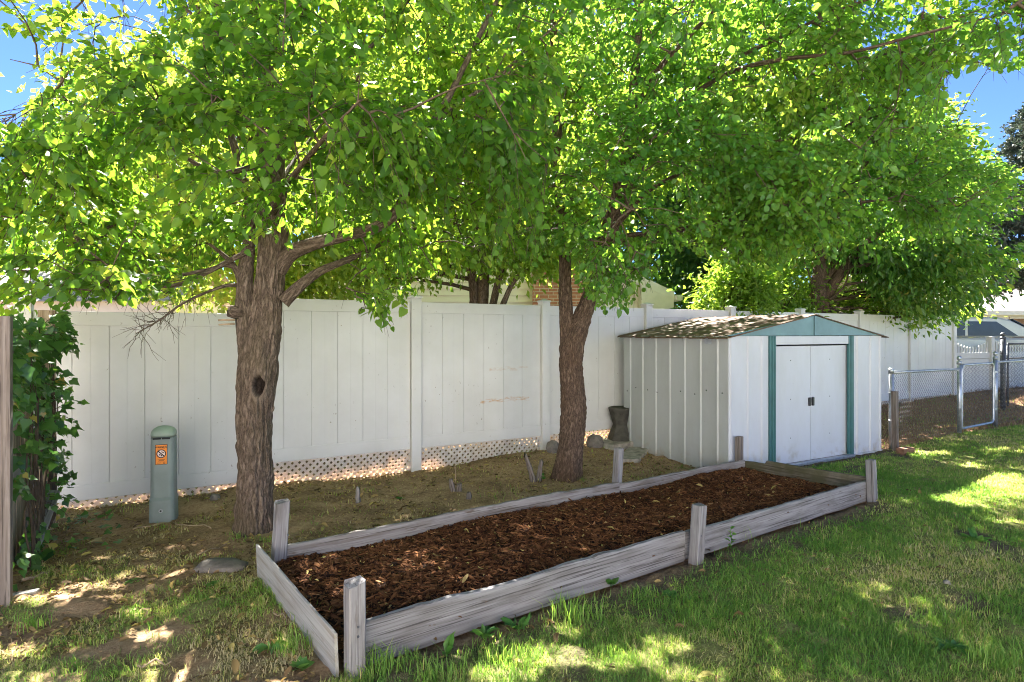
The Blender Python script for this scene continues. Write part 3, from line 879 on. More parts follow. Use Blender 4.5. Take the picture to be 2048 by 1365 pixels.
# orange warning label: border, header, prohibition sign with a shovel, small print
lc = pb + fw * .0905 + up3 * .600 + sd * 0.0
lab = MB().box(lc - fw * .0005, (.096, .003, .180), [sd, fw, up3]).build('warning_label', M['ink'], ped)
MB().box(lc + fw * .0014, (.089, .002, .172), [sd, fw, up3]).build('label_field', M['orange'], lab)
def lring(m, c, r0, r1, n=32, th=.0015, a0=0, a1=2 * math.pi):
    for k in range(n):
        t0, t1 = a0 + (a1 - a0) * k / n, a0 + (a1 - a0) * (k + 1) / n
        m.prism([(r0 * math.cos(t0), r0 * math.sin(t0)), (r1 * math.cos(t0), r1 * math.sin(t0)), (r1 * math.cos(t1), r1 * math.sin(t1)), (r0 * math.cos(t1), r0 * math.sin(t1))], c, sd, up3, fw * th)
lz = lc + fw * .0026
m = MB(); m.prism([(.034 * math.cos(2 * math.pi * k / 32), .034 * math.sin(2 * math.pi * k / 32)) for k in range(32)], lz + up3 * .008, sd, up3, fw * .001)
m.build('symbol_ground', M['labelwhite'], lab)
m = MB(); c0 = lz + up3 * .008 + fw * .0012
lring(m, c0, .031, .038)
m.prism([(-.026, .020), (-.020, .026), (.026, -.020), (.020, -.026)], c0, sd, up3, fw * .0012)
m.prism([(-.002, .016), (.004, .021), (.024, .008), (.020, .003), (.006, .012)], c0, sd, up3, fw * .001)
m.prism([(-.016, -.004), (-.008, -.001), (-.004, -.012), (-.011, -.016), (-.018, -.012)], c0, sd, up3, fw * .001)
m.prism([(-.001, -.012), (.007, -.010), (.006, -.022), (-.003, -.024)], c0, sd, up3, fw * .001)
for z, w in ((-.045, .055), (-.051, .04), (-.057, .048), (.051, .060)):
    m.box(lz + up3 * (z) + fw * .0006, (w, .001, .0028), [sd, fw, up3])
m.box(lz + up3 * -.074 + sd * -.02 + fw * .0006, (.03, .001, .003), [sd, fw, up3])
lring(m, lz + up3 * -.074 + sd * .022, .006, .0085, 16)
m.build('prohibition_symbol', M['ink'], lab)
fc = bpy.data.curves.new('lettering', 'FONT'); fc.body = 'WARNING'; fc.size = .0195; fc.align_x = 'CENTER'; fc.align_y = 'CENTER'; fc.extrude = .0006
fc.offset = .0006
fc.materials.append(M['ink'])
fo = bpy.data.objects.new('lettering', fc); COL.objects.link(fo); fo.parent = lab
R = Matrix((-sd, up3, fw)).transposed() if np.dot(np.cross(-sd, up3), fw) > 0 else Matrix((sd, up3, fw)).transposed()
fo.rotation_euler = R.to_euler()
fo.location = (lz + up3 * .066 + fw * .0012) - origin_of(lab)
bpy.context.view_layer.update()
fm = bpy.data.meshes.new_from_object(fo.evaluated_get(bpy.context.evaluated_depsgraph_get()))
fo2 = bpy.data.objects.new('lettering', fm); COL.objects.link(fo2); fo2.parent = lab; fo2.location = fo.location; fo2.rotation_euler = fo.rotation_euler
bpy.data.objects.remove(fo); fo2.name = 'lettering'

# ------------------------------------------------------------------ wooden fence on the left, under the ivy
wf = empty('wooden_fence', (-2.95, 3.42, 0), 'old grey wooden fence overgrown with ivy at the left edge', 'fence')
WA, WB_ = np.array([-2.985, 3.45]), np.array([-4.02, 5.12])
wd_ = unit(WB_ - WA); wn_ = np.array([wd_[1], -wd_[0]])        # wn_ towards the garden (right)
if wn_[0] < 0: wn_ = -wn_
w3, wn3 = np.array([*wd_, 0]), np.array([*wn_, 0])
def wpost(p, top, w, d, mat, seed, lean=(0, 0)):
    g = float(gz(*p)) - .1
    m = plank(MB(), (p[0], p[1], g), (p[0] + lean[0], p[1] + lean[1], top), w, d, up=w3, wear=.004, seg=50, seed=seed)
    return m.build('post', M[mat], wf)
wpost(WA, 1.70, .095, .10, 'wood_brown', 21)
tag(wf.children[-1], 'nearest grey-brown post')
wpost(WB_, 1.80, .11, .12, 'wood_tan', 22)
m = MB()
Lw = np.linalg.norm(WB_ - WA); k = 0; s = .14
rr = np.random.default_rng(5)
while s < Lw - .12:
    w = .135 + rr.random() * .01; p = WA + wd_ * (s + w / 2) - wn_ * .09
    plank(m, (p[0], p[1], -.05), (p[0], p[1], 1.62 + rr.random() * .06), .016, w, up=wn3, wear=.003, seg=24, seed=30 + k)
    s += w + .018; k += 1
m.build('board_panel', M['wood_tan'], wf)
for z in (.62, 1.45):
    a, b = WA + wd_ * .06 - wn_ * .045, WB_ - wd_ * .06 - wn_ * .045
    MB().beam((*a, z), (*b, z), .045, .10).build('rail', M['ply'] if z < 1 else M['wood_brown'], wf)
# slanted brace board at the foot
a = at(40, 1095, 4.25); b = at(85, 985, 4.85)
plank(MB(), a, b, .12, .022, up=wn3, wear=.004, seg=24, seed=51).build('brace', M['wood'], wf)

# ------------------------------------------------------------------ chain-link fences
def chain_mesh(m, p0, p1, z0, z1, d=.055, r=.0026, bulge=None):
    """woven diamonds between two points"""
    p0, p1 = np.asarray(p0, float), np.asarray(p1, float)
    L = np.linalg.norm(p1 - p0); e = (p1 - p0) / L; nrm = np.array([e[1], -e[0], 0])
    nw = int(L / d)
    for i in range(nw + 1):
        zz = np.arange(z0, z1 + d * .5, d * .62); pts = []
        for k, z in enumerate(zz):
            s = min(max((i + (.5 if k % 2 else -.0)) * d, 0), L)
            q = p0 + e * s; q = np.array([q[0], q[1], z]) + nrm * (.003 if k % 2 else -.003)
            if bulge is not None: q = q + bulge(s, z, nrm)
            pts.append(q)
        m.tube(pts, r, 3, cap=False)
    return m
C1, C2, C3 = np.array([5.50, 8.60]), np.array([7.12, 9.44]), np.array([8.32, 10.21])
def g_(p): return float(gz(p[0], p[1]))
def gpost(m, p, top, r=.03, ball=True, mi=0):
    g = g_(p) - .1
    m.tube([(p[0], p[1], g), (p[0], p[1], top)], r, 14, m=mi)
    if ball:
        m.lathe((p[0], p[1], top), [(r * 1.15, -.05), (r * 1.15, -.01), (r * .6, .0), (r * .5, .012), (r * .8, .02), (r * 1.1, .04), (r * 1.1, .055), (r * .8, .075), (r * .3, .088)], 14, m=mi)
    else:
        m.lathe((p[0], p[1], top), [(r * 1.2, -.06), (r * 1.2, .005), (r * .9, .018), (r * .2, .022)], 14, m=mi)
    for z in (.35, .75): m.lathe((p[0], p[1], top - z), [(r * 1.12, 0), (r * 1.12, .02)], 14, m=mi)
clf = empty('chain_link_fence', (*C1, g_(C1)), 'galvanised chain-link fence section between the shed corner and its gate', 'fence')
for p, top, ball in ((C1, 1.075, False), (C2, 1.155, True)):
    m = MB(); gpost(m, p, top, .031, ball); m.build('post', M['galv'], clf, smooth_=True)
a, b = np.array([*C1, 1.03]), np.array([*C2, 1.03])
MB().tube([a, b], .021, 12).build('top_rail', M['galv'], clf, smooth_=True)
bl = lambda s, z, n: (n * .09 * math.exp(-((z - .25) / .3) ** 2) * math.exp(-(s / .5) ** 2))
chain_mesh(MB(), (*C1, 0), (*C2, 0), .02, 1.02).build('mesh', M['wire'], clf)
gate = empty('chain_link_gate', (*C2, g_(C2)), 'narrow chain-link gate in a rounded pipe frame between two ball-topped posts', 'gate')
ge = unit(C3 - C2); gL = np.linalg.norm(C3 - C2)
def gp(s, z): q = C2 + ge * s; return np.array([q[0], q[1], z])
s0, s1, z0, z1, rr_ = .09, gL - .08, .075, 1.09, .09
fr = []
for cs, cz, t0 in ((s1 - rr_, z1 - rr_, 0), (s0 + rr_, z1 - rr_, 90), (s0 + rr_ * .4, z0 + rr_ * .4, 180), (s1 - rr_, z0 + rr_, 270)):
    r_ = rr_ if t0 != 180 else rr_ * .4
    for k in range(7):
        t = math.radians(t0 + 15 * k); fr.append(gp(cs + r_ * math.cos(t), cz + r_ * math.sin(t)))
fr.append(fr[0])
MB().tube(fr, .019, 10, cap=False).build('frame', M['galv'], gate, smooth_=True)
chain_mesh(MB(), gp(s0 + .02, 0), gp(s1 - .02, 0), z0 + .02, z1 - .02).build('mesh', M['wire'], gate)
m = MB(); m.beam(gp(.0, .62), gp(.13, .62), .02, .03); m.beam(gp(.02, .58), gp(.02, .68), .02, .02); m.build('latch', M['galv'], gate, bevel=.003)
for z in (.28, .92):
    m = MB(); m.lathe(gp(gL - .02, z), [(.036, 0), (.036, .035)], 12); m.beam(gp(gL - .09, z + .017), gp(gL, z + .017), .012, .03)
    m.build('hinge', M['galv'], gate)
clf2 = empty('chain_link_fence', (*C3, g_(C3)), 'chain-link fence running on past the gate to the right edge', 'fence')
m = MB(); gpost(m, C3, 1.20, .031, True); m.build('post', M['galv'], clf2, smooth_=True)
C4 = np.array([11.6, 12.2])
MB().tube([(*C3, 1.10), (*C4, 1.12)], .021, 12).build('top_rail', M['galv'], clf2, smooth_=True)
chain_mesh(MB(), (*C3, 0), (*C4, 0), .03, 1.10, d=.06).build('mesh', M['wire'], clf2)
C5 = at(2006, 0, 12.2)[:2]; C6 = np.array([13.2, 13.6]); C5b = C5 + unit(C6 - C5) * .17
clf3 = empty('dark_chain_link_fence', (*C5, g_(C5)), 'dark-painted chain-link fence with a tall post standing behind the gate', 'fence')
m = MB(); gpost(m, C5, 1.53, .045, True); m.build('post', M['darkmetal'], clf3, smooth_=True)
m = MB(); m.tube([(*C5b, .1), (*C5b, 1.38)], .022, 10); m.tube([(*C5b, 1.38), (*C6, 1.40)], .022, 10); m.tube([(*C5, 1.08), (*C6, 1.08)], .015, 8); m.build('frame', M['darkmetal'], clf3, smooth_=True)
chain_mesh(MB(), (*C5b, 0), (*C6, 0), .1, 1.38, d=.06).build('mesh', M['darkmetal'], clf3)
# short timber post and brick at the shed corner
p = gpt(1770, 898); q = np.array([5.46, 8.47])
m = plank(MB(), (q[0], q[1], g_(q) - .1), (q[0] - .01, q[1], 0.77), .062, .07, up=(.879, .4775, 0), wear=.005, seg=24, seed=60)
tag(m.build('timber_post', M['wood_brown'], None, loc=(*q, g_(q))), 'short brown timber post between the shed and the chain-link fence', 'post')
q2 = q - np.array([-.02, .16])
tag(MB().box((q2[0] + .03, q2[1], g_(q2) + .03), (.24, .12, .09), [np.array([.9, .43, 0]), np.array([-.43, .9, 0]), up3]).build('brick', M['brickred'], None, bevel=.006, loc=(*q2, g_(q2))),
    'worn brick on the ground at the foot of the timber post', 'brick')

# ------------------------------------------------------------------ picket fence beyond the vinyl fence
pf = empty('picket_fence', fpt(7.15, .2), 'white picket fence with a scalloped top beyond the end of the tall fence', 'fence')
PS = fpt(7.02); PE = np.array([*at(1986, 0, 14.6)[:2], 0.0]); pe = unit(PE - PS); PL = np.linalg.norm(PE - PS)
pn = np.array([pe[1], -pe[0], 0])
for k, (s, top) in enumerate(((PL - .1, 1.50), (PL + 2.3, 1.50))):
    q = PS + pe * s
    MB().box(q + up3 * (.75), (.13, .13, 1.5), [pe, pn, up3]).box(q + up3 * 1.51, (.15, .15, .03), [pe, pn, up3]).build('post', M['vinyl'], pf, bevel=.008)
for s0_, s1_ in ((.02, PL - .17), (PL - .03, PL + 2.23)):
    a, b = PS + pe * s0_, PS + pe * s1_
    MB().beam(a + up3 * 1.06, b + up3 * 1.06, .05, .14).build('rail', M['vinyl'], pf, bevel=.005)
    MB().beam(a + up3 * .58, b + up3 * .58, .03, .80).build('panel', M['vinyl'], pf)
    n = int((s1_ - s0_) / .105)
    for k in range(n):
        t = (k + .5) / n; q = a + (b - a) * t
        top = 1.24 + .17 * (2 * t - 1) ** 2
        MB().prism([(-.02, 1.13), (.02, 1.13), (.02, top), (0, top + .035), (-.02, top)], q - pn * .01, pe, up3, pn * .02).build('picket', M['vinyl'], pf)

# ------------------------------------------------------------------ houses and van beyond the fences
HY0 = 14.0
ha = empty('neighbour_house', (-1.0, HY0, 0), 'cream-sided gabled house with a red brick chimney behind the white fence', 'house')
xr, xl = 3.08, -5.3; ze, zp = 2.62, 4.55; xm = (xr + xl) / 2
# lap siding: a saw-tooth profile across the gable wall
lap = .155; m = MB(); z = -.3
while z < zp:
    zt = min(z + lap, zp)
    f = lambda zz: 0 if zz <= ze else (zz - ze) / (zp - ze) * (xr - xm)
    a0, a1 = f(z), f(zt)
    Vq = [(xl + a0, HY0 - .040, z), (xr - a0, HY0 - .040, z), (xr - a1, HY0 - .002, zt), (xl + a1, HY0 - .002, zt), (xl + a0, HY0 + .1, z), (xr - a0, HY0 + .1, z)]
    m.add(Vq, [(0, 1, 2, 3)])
    m.add(Vq, [(0, 4, 5, 1)], m=1)  # underside painted darker to draw the shadow line below each lap
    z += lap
m.build('wall', [M['siding'], m_plain('lap_shadow', (.34, .29, .23), .8, .2)], ha)
MB().box((xr - .05, HY0 - .03, 1.1), (.12, .06, 3.0)).build('corner_trim', M['cream'], ha)
MB().box((xr - .04, HY0 + 3.5, 1.2), (.1, 6.9, 2.9)).build('wall', M['siding'], ha)
for s in (-1, 1):
    xe = xm + s * ((xr - xl) / 2 + .62); zz = ze - .62 * (zp - ze) / ((xr - xl) / 2) + .12
    pr = [(xe, zz), (xe, zz + .10), (xm, zp + .24), (xm, zp + .14)]
    MB().prism(pr, (0, HY0 - .42, 0), (1, 0, 0), (0, 0, 1), (0, 8, 0)).build('roof', M['shingle'], ha)
    pr = [(xe + s * .01, zz - .10), (xe + s * .01, zz + .10), (xm, zp + .26), (xm, zp + .04)]
    MB().prism(pr, (0, HY0 - .46, 0), (1, 0, 0), (0, 0, 1), (0, .035, 0)).build('bargeboard', M['cream'], ha)
xe = xr + .62; zz = ze - .62 * (zp - ze) / ((xr - xl) / 2) + .12
MB().prism([(xr - .12, zz - .30), (xe - .12, zz - .30), (xe, zz - .26), (xe, zz + .02), (xr - .12, zz + .44)], (0, HY0 - .45, 0), (1, 0, 0), (0, 0, 1), (0, .7, 0)).build('eave_return', M['cream'], ha, bevel=.004)
MB().box((xe + .09, HY0 + 3.4, zz - .05), (.14, 8.0, .13)).build('gutter', M['cream'], ha, bevel=.01)
MB().tube([(xe - .08, HY0 - .30, zz - .30), (xe - .10, HY0 - .30, zz - .42), (xr + .16, HY0 - .06, zz - .72), (xr + .06, HY0 - .04, zz - .80), (xr + .06, HY0 - .04, -.2)], .042, 8).build('downspout', M['cream'], ha)
ch = MB(); c0, c1 = .48, 1.80
for pts, g in (([(c0, 0), (c1, 0)], 0), ):
    V = [(c0, HY0 - .45, -.3), (c1, HY0 - .45, -.3), (c1, HY0 - .45, 5.6), (c0, HY0 - .45, 5.6), (c0, HY0 + .2, -.3), (c1, HY0 + .2, -.3), (c1, HY0 + .2, 5.6), (c0, HY0 + .2, 5.6)]
    G = [(x + y, z, 0) for x, y, z in V]
    ch.add(V, [(0, 1, 2, 3), (1, 5, 6, 2), (4, 0, 3, 7), (3, 2, 6, 7), (5, 4, 7, 6)], G)
ch.build('chimney', M['brick'], ha)
MB().box((-3.2, HY0 - .03, 1.75), (1.2, .05, 1.1)).build('window_frame', M['cream'], ha)
MB().box((-3.2, HY0 - .058, 1.75), (1.06, .02, .96)).build('window_pane', M['glass'], ha)

# unseen house added behind the viewpoint; its pale wall bounces sunlight onto the fence
ho = empty('reflector_house', (0, -6.5, 0), 'unseen pale grey two-storey house added behind the viewpoint to bounce sunlight onto the garden', 'house')
oy = -6.0
m = MB(); z = -.2
while z < 5.4:
    zt = min(z + .18, 5.4); m.add([(-9, oy + .018, z), (10, oy + .018, z), (10, oy + .002, zt), (-9, oy + .002, zt), (-9, oy - .1, z), (10, oy - .1, z)], [(1, 0, 3, 2), (1, 5, 4, 0)]); z += .18
m.box((.5, oy - 4, 2.6), (19, 7.8, 5.5)).build('wall', m_plain('pale_grey_reflector_siding', (.76, .75, .76), .6, .3, var=.06, scale=2), ho)
for s in (-1, 1):
    MB().prism([(oy - 4 + s * 4.6, 5.25), (oy - 4 + s * 4.6, 5.4), (oy - 4, 7.4), (oy - 4, 7.25)], (-9.4, 0, 0), (0, 1, 0), (0, 0, 1), (19.8, 0, 0)).build('roof', M['shingle'], ho)  # roof of the added, unseen reflector house
for x, z, w, h_ in ((-6.5, 1.5, 1.4, 1.2), (-6.5, 4.2, 1.4, 1.2), (-1.5, 4.2, 1.4, 1.2), (3.5, 4.2, 1.4, 1.2), (7.5, 4.2, 1.4, 1.2), (7.5, 1.5, 1.4, 1.2), (2.6, 1.05, 1.9, 2.1)):
    wfr = MB().box((x, oy + .03, z), (w, .07, h_)).build('window', M['cream'], ho)  # windows of the added, unseen reflector house
    MB().box((x, oy + .07, z), (w - .16, .02, h_ - .16)).build('pane', M['glass'], wfr)

tag(MB().prism([(-8.8, -5.98), (9.8, -5.98), (9.8, -1.9), (-8.8, -1.9)], (0, 0, .0), (1, 0, 0), (0, 1, 0), (0, 0, .06)).build('reflector_patio', m_plain('reflector_concrete', (.42, .40, .36), .9, .2, var=.15, scale=2, bump=.2), None, bevel=.01), 'unseen concrete paving added before the house to bounce sunlight upwards', kind='structure')  # unseen paving, added to throw sunlight up into the crowns

# right-hand house
hb = empty('neighbour_house', (21, 24, .3), 'cream bungalow with a pale shingle roof and brown-curtained window at the right edge', 'house')
by = 23.0
MB().box((23.5, by + 3, 1.3), (16.4, 6, 2.6)).build('wall', M['siding'], hb)
V = [(14.6, by - .7, 2.42), (33, by - .7, 2.42), (33, by + 3.2, 4.35), (14.6, by + 3.2, 4.35), (14.6, by + 7, 2.4), (33, by + 7, 2.4)]
G = [(x, (y - by) * 1.12, 0) for x, y, z in V]
MB().add(V, [(0, 1, 2, 3), (3, 2, 5, 4)], G).build('roof', M['shingle'], hb)
MB().box((23.8, by - .70, 2.36), (18.4, .05, .16)).build('fascia', M['cream'], hb)
wx = at(2034, 0, by)[0]
wfr = MB().box((wx, by - .02, 1.75), (.62, .06, 1.0)).build('window', M['cream'], hb)
MB().box((wx, by - .058, 1.75), (.46, .02, .82)).build('pane', M['windowbrown'], wfr)
wx = at(1925, 0, by)[0]
wfr = MB().box((wx, by - .02, 1.75), (1.3, .06, 1.0)).build('window', M['cream'], hb)
MB().box((wx, by - .058, 1.75), (1.16, .02, .84)).build('pane', M['glass'], wfr)
# far left pale house glimpsed through the leaves
hc = empty('far_house', (-15, 17.5, 0), 'pale house wall and roof glimpsed through the leaves at far left', 'house')
MB().box((-14.5, 19, 1.2), (9, 3.6, 2.8)).build('wall', M['cream'], hc)
V = [(-19.6, 16.7, 2.5), (-9.4, 16.7, 2.5), (-9.4, 19, 3.7), (-19.6, 19, 3.7), (-19.6, 21.4, 2.5), (-9.4, 21.4, 2.5)]
MB().add(V, [(0, 1, 2, 3), (3, 2, 5, 4)], [(x, y, 0) for x, y, z in V]).build('roof', M['shingle'], hc)
MB().box((-14, 17.17, 1.6), (1.3, .06, 1.0)).build('window', M['glass'], hc)

# beige van parked beyond the picket fence
vy = 17.0; vx0 = at(1800, 0, vy)[0]; gv = .35
van = empty('parked_van', (vx0 + 2, vy, gv), 'beige minivan parked beyond the picket fence, seen above it', 'van')
body = [(0, .35), (0, 1.02), (.05, 1.15), (3.55, 1.12), (4.35, 1.0), (4.55, .82), (4.6, .35)]
MB().prism(body, (vx0, vy - .9, gv), (1, 0, 0), (0, 0, 1), (0, 1.8, 0)).build('body', M['vanpaint'], van, bevel=.06)
cabin = [(.05, 1.15), (.12, 1.62), (.35, 1.70), (2.1, 1.70), (2.5, 1.62), (3.5, 1.13)]
MB().prism(cabin, (vx0, vy - .80, gv), (1, 0, 0), (0, 0, 1), (0, 1.6, 0)).build('cabin', M['vanpaint'], van, bevel=.05)
for w in ([(.25, 1.18), (.3, 1.55), (1.25, 1.58), (1.25, 1.18)], [(1.33, 1.18), (1.33, 1.58), (2.1, 1.57), (2.7, 1.18)]):
    MB().prism(w, (vx0, vy - .812, gv), (1, 0, 0), (0, 0, 1), (0, .02, 0)).build('side_window', M['glass'], van)
a0, a1 = np.array([vx0 + 2.62, vy, gv + 1.60]), np.array([vx0 + 3.46, vy, gv + 1.175])
MB().box((a0 + a1) / 2 + np.array([.02, 0, .03]), (np.linalg.norm(a1 - a0), 1.4, .02), [unit(a1 - a0), np.array([0, 1., 0]), unit(np.cross(unit(a1 - a0), [0, 1., 0]))]).build('windscreen', M['glass'], van)
for x in (.8, 3.7):
    MB().tube([(vx0 + x, vy - .92, gv + .33), (vx0 + x, vy - .70, gv + .33)], .33, 24).build('wheel', M['rubber'], van)

# ------------------------------------------------------------------ leaves, twigs, trees
def leaf_t(side, fold=.07, tipz=-.12):
    L = [(0, 0, 0), (0, .45, -.02), (0, 1.0, tipz)]
    L += [(-x, y, fold * x * 2 - (.05 if i == 2 else 0)) for i, (x, y) in enumerate(side)]
    L += [(x, y, fold * x * 2 - (.05 if i == 2 else 0)) for i, (x, y) in enumerate(side)]
    return np.array(L), np.array([(0, 1, 4, 3), (1, 2, 5, 4), (0, 6, 7, 1), (1, 7, 8, 2)])
LEAF = {
    'linden': leaf_t([(.24, -.08), (.41, .20), (.27, .62)]),
    'pear': leaf_t([(.26, .02), (.42, .38), (.29, .76)], .10, -.10),
    'oblong': leaf_t([(.12, .10), (.21, .46), (.15, .78)], .12, -.15),
    'bg': (np.array([(0, 0, 0), (-.32, .45, .06), (0, 1, -.08), (.32, .45, .06)]), np.array([(0, 3, 2, 1)])),
    'ivy': (np.array([(0, 0, 0), (0, .45, 0), (0, 1.0, -.1), (-.32, -.12, 0), (-.55, .25, .04), (-.26, .50, .02), (.32, -.12, 0), (.55, .25, .04), (.26, .50, .02)]),
            np.array([(0, 1, 4, 3), (1, 2, 5, 4), (0, 6, 7, 1), (1, 7, 8, 2)])),
}

def leaves_mesh(P, A, Nn, size, kind):
    """leaf blades with base P, axis A, upper side Nn"""
    A = unit(A); X = unit(np.cross(A, Nn)); Z = np.cross(X, A)
    T, Fq = LEAF[kind]
    n_ = len(P); r_ = np.random.default_rng(n_)
    wv = r_.uniform(.78, 1.15, n_)[:, None, None]; cu = r_.normal(1.2, 1.4, n_)[:, None, None]; tw = r_.normal(0, .16, n_)[:, None, None]
    tx, ty, tz = T[None, :, :1] * wv, T[None, :, 1:2], T[None, :, 2:] * cu + T[None, :, :1] * T[None, :, 1:2] * tw * 2
    V = P[:, None] + size[:, None, None] * (tx * X[:, None] + ty * A[:, None] + tz * Z[:, None])
    k = len(T)
    Fa = (np.arange(len(P))[:, None, None] * k + Fq[None]).reshape(-1, 4)
    return V.reshape(-1, 3), Fa, k

# where the photograph has sun on the ground there is a hole in the crowns above
def E(px, py, a, b): g = gpt(px, py); return (g[0], g[1], a, b)
GAPS = [(*(FP0 + FST * n - FN * .12), .22, .20) for n in np.arange(-1.95, .2, .13)] + [E(85, 1195, .24, .12), E(180, 1170, .20, .07), E(235, 1195, .10, .05), E(250, 1225, .12, .06), E(310, 1265, .16, .07), E(370, 1240, .07, .05), E(50, 1305, .13, .07), E(330, 1150, .08, .05), E(150, 1290, .06, .04),
        E(1130, 1255, .13, .10), E(1100, 1310, .22, .13), E(1230, 1320, .24, .12), E(1330, 1290, .14, .10), E(1010, 1345, .2, .1), E(1380, 1350, .2, .08),
        E(1010, 1250, .1, .06), E(1560, 1330, .0, .0),
        E(1960, 960, .55, .34), E(2040, 985, .5, .3), E(1900, 1000, .22, .2), E(1860, 905, .4, .16), E(1930, 930, .3, .12), E(2030, 900, .5, .16),
        E(1800, 1000, .10, .08), E(1990, 1040, .16, .1),
        E(885, 1062, .07, .05), E(1050, 1098, .08, .06), E(1150, 1040, .09, .05), E(1195, 1072, .07, .05), E(1238, 1092, .08, .05), E(760, 1215, .07, .05),
        E(865, 1175, .06, .04), E(1340, 985, .07, .04), E(1180, 1045, .06, .05), E(420, 1190, .07, .05), E(560, 1345, .1, .06), E(1690, 975, .06, .05)]
def sun_keep(P):
    g = P[:, :2] - SUN[:2] * (P[:, 2:3] / SUN[2])
    keep = np.ones(len(P), bool)
    nz = .75 + .6 * vnoise(g[:, 0] * 9, g[:, 1] * 9, 0, 91)
    for cx_, cy_, a, b in GAPS:
        if a <= 0: continue
        keep &= (((g[:, 0] - cx_) / a) ** 2 + ((g[:, 1] - cy_) / b) ** 2) > nz
    return keep

# sunlit sprays low in the crowns: thinner foliage on the sunward side above them
LIT = [(-2.75, 2.15, 1.25, .85, 3.5, .64), (-1.05, 2.65, .9, .8, 3.9, .6), (1.35, 2.8, .55, .45, 4.0, .75)]
def lit_keep(P, rg):
    g = P[:, :2] - SUN[:2] * (P[:, 2:3] / SUN[2]); keep = np.ones(len(P), bool)
    for cx_, cy_, a, b, zm, pr in LIT:
        keep &= ~(((((g[:, 0] - cx_) / a) ** 2 + ((g[:, 1] - cy_) / b) ** 2) < 1) & (P[:, 2] > zm) & (vnoise(P[:, 0] * 4, P[:, 1] * 4, P[:, 2] * 4, 93) < pr))
    return keep

def catmull(P, step):
    P = np.asarray(P, float)
    Q = np.concatenate([[2 * P[0] - P[1]], P, [2 * P[-1] - P[-2]]]); out = []
    for i in range(1, len(Q) - 2):
        n = max(1, int(np.linalg.norm(Q[i + 1, :3] - Q[i, :3]) / step))
        for t in np.arange(n) / n:
            a, b, c, d = Q[i - 1], Q[i], Q[i + 1], Q[i + 2]
            out.append(.5 * (2 * b + (c - a) * t + (2 * a - 5 * b + 4 * c - d) * t * t + (3 * b - a - 3 * c + d) * t ** 3))
    out.append(Q[-2])
    return np.array(out)

def slim(L, k):
    return [(a, b, c, r * k) for a, b, c, r in L]

def path(L):
    """(px, py, Y, r) rows to world (x, y, z, r)"""
    return np.array([[*at(a, b, c), r] for a, b, c, r in L])

def bark_tube(pw, n=64, step=.022, rough=.012, seed=0, sc=1.0, flare=None):
    """thick stem whose surface carries furrowed bark"""
    C = catmull(pw, step); pts, rad = C[:, :3], np.maximum(C[:, 3], .003)
    Tn = unit(np.gradient(pts, axis=0)); a = unit(np.cross(Tn[0], [0.0, 1.0, 0.0])); th = np.arange(n) * 2 * math.pi / n
    ln = np.concatenate([[0], np.cumsum(np.linalg.norm(np.diff(pts, axis=0), axis=1))]); V, G = [], []
    for i, (p, r, t) in enumerate(zip(pts, rad, Tn)):
        a = unit(a - t * (a @ t)); b = np.cross(t, a)
        gx_, gy_ = np.cos(th) * r, np.sin(th) * r
        wob = (vnoise(gx_ * 5, gy_ * 5, ln[i] * 1.7, seed) - .5) * r * .22
        fur = np.abs(fbm(gx_ * 30 * sc, gy_ * 30 * sc, ln[i] * 6.0 * sc, seed + 3, 2) - .5) * 2.6
        fur2 = np.abs(vnoise(gx_ * 55 * sc, gy_ * 55 * sc, ln[i] * 13 * sc, seed + 6) - .5) * 2
        k = min(1.0, r / .12)
        rr_ = r + wob + (fur - .45) * rough * k + (fur2 - .45) * rough * .5 * k
        if flare: rr_ = rr_ + flare(ln[i], th)
        V.append(p + np.cos(th)[:, None] * a * rr_[:, None] + np.sin(th)[:, None] * b * rr_[:, None]); G.append(np.stack([gx_, gy_, np.full(n, ln[i])], 1))
    k = len(pts); ids = np.arange(k * n).reshape(k, n)
    Fq = np.stack([ids[:-1], np.roll(ids[:-1], -1, 1), np.roll(ids[1:], -1, 1), ids[1:]], -1).reshape(-1, 4)
    return np.concatenate(V), Fq, np.concatenate(G)

def join(parts):
    V, Fq, G, n = [], [], [], 0
    for v, f, g in parts: V.append(v); Fq.append(f + n); G.append(g); n += len(v)
    return np.concatenate(V), np.concatenate(Fq), np.concatenate(G)

def thin_tubes(chains, n=5):
    """many thin branches at once: chains of (points, radii)"""
    V, Fq, G, off = [], [], [], 0
    th = np.arange(n) * 2 * math.pi / n
    for pts, rad in chains:
        T = unit(np.gradient(pts, axis=0)); ref = np.array([0.3, .5, .81]); a = unit(np.cross(T, ref)); b = np.cross(T, a)
        v = pts[:, None] + rad[:, None, None] * (np.cos(th)[None, :, None] * a[:, None] + np.sin(th)[None, :, None] * b[:, None])
        V.append(v.reshape(-1, 3)); k = len(pts); ids = np.arange(k * n).reshape(k, n) + off
        Fq.append(np.stack([ids[:-1], np.roll(ids[:-1], -1, 1), np.roll(ids[1:], -1, 1), ids[1:]], -1).reshape(-1, 4))
        G.append(np.repeat(np.arange(k) * .1, n)[:, None] * np.ones(3)); off += k * n
    return np.concatenate(V), np.concatenate(Fq), np.concatenate(G)

def ell(c, r, n, rg, bias=.42):
    d = unit(rg.normal(size=(n, 3))); return np.asarray(c) + d * (rg.random(n) ** bias)[:, None] * np.asarray(r)

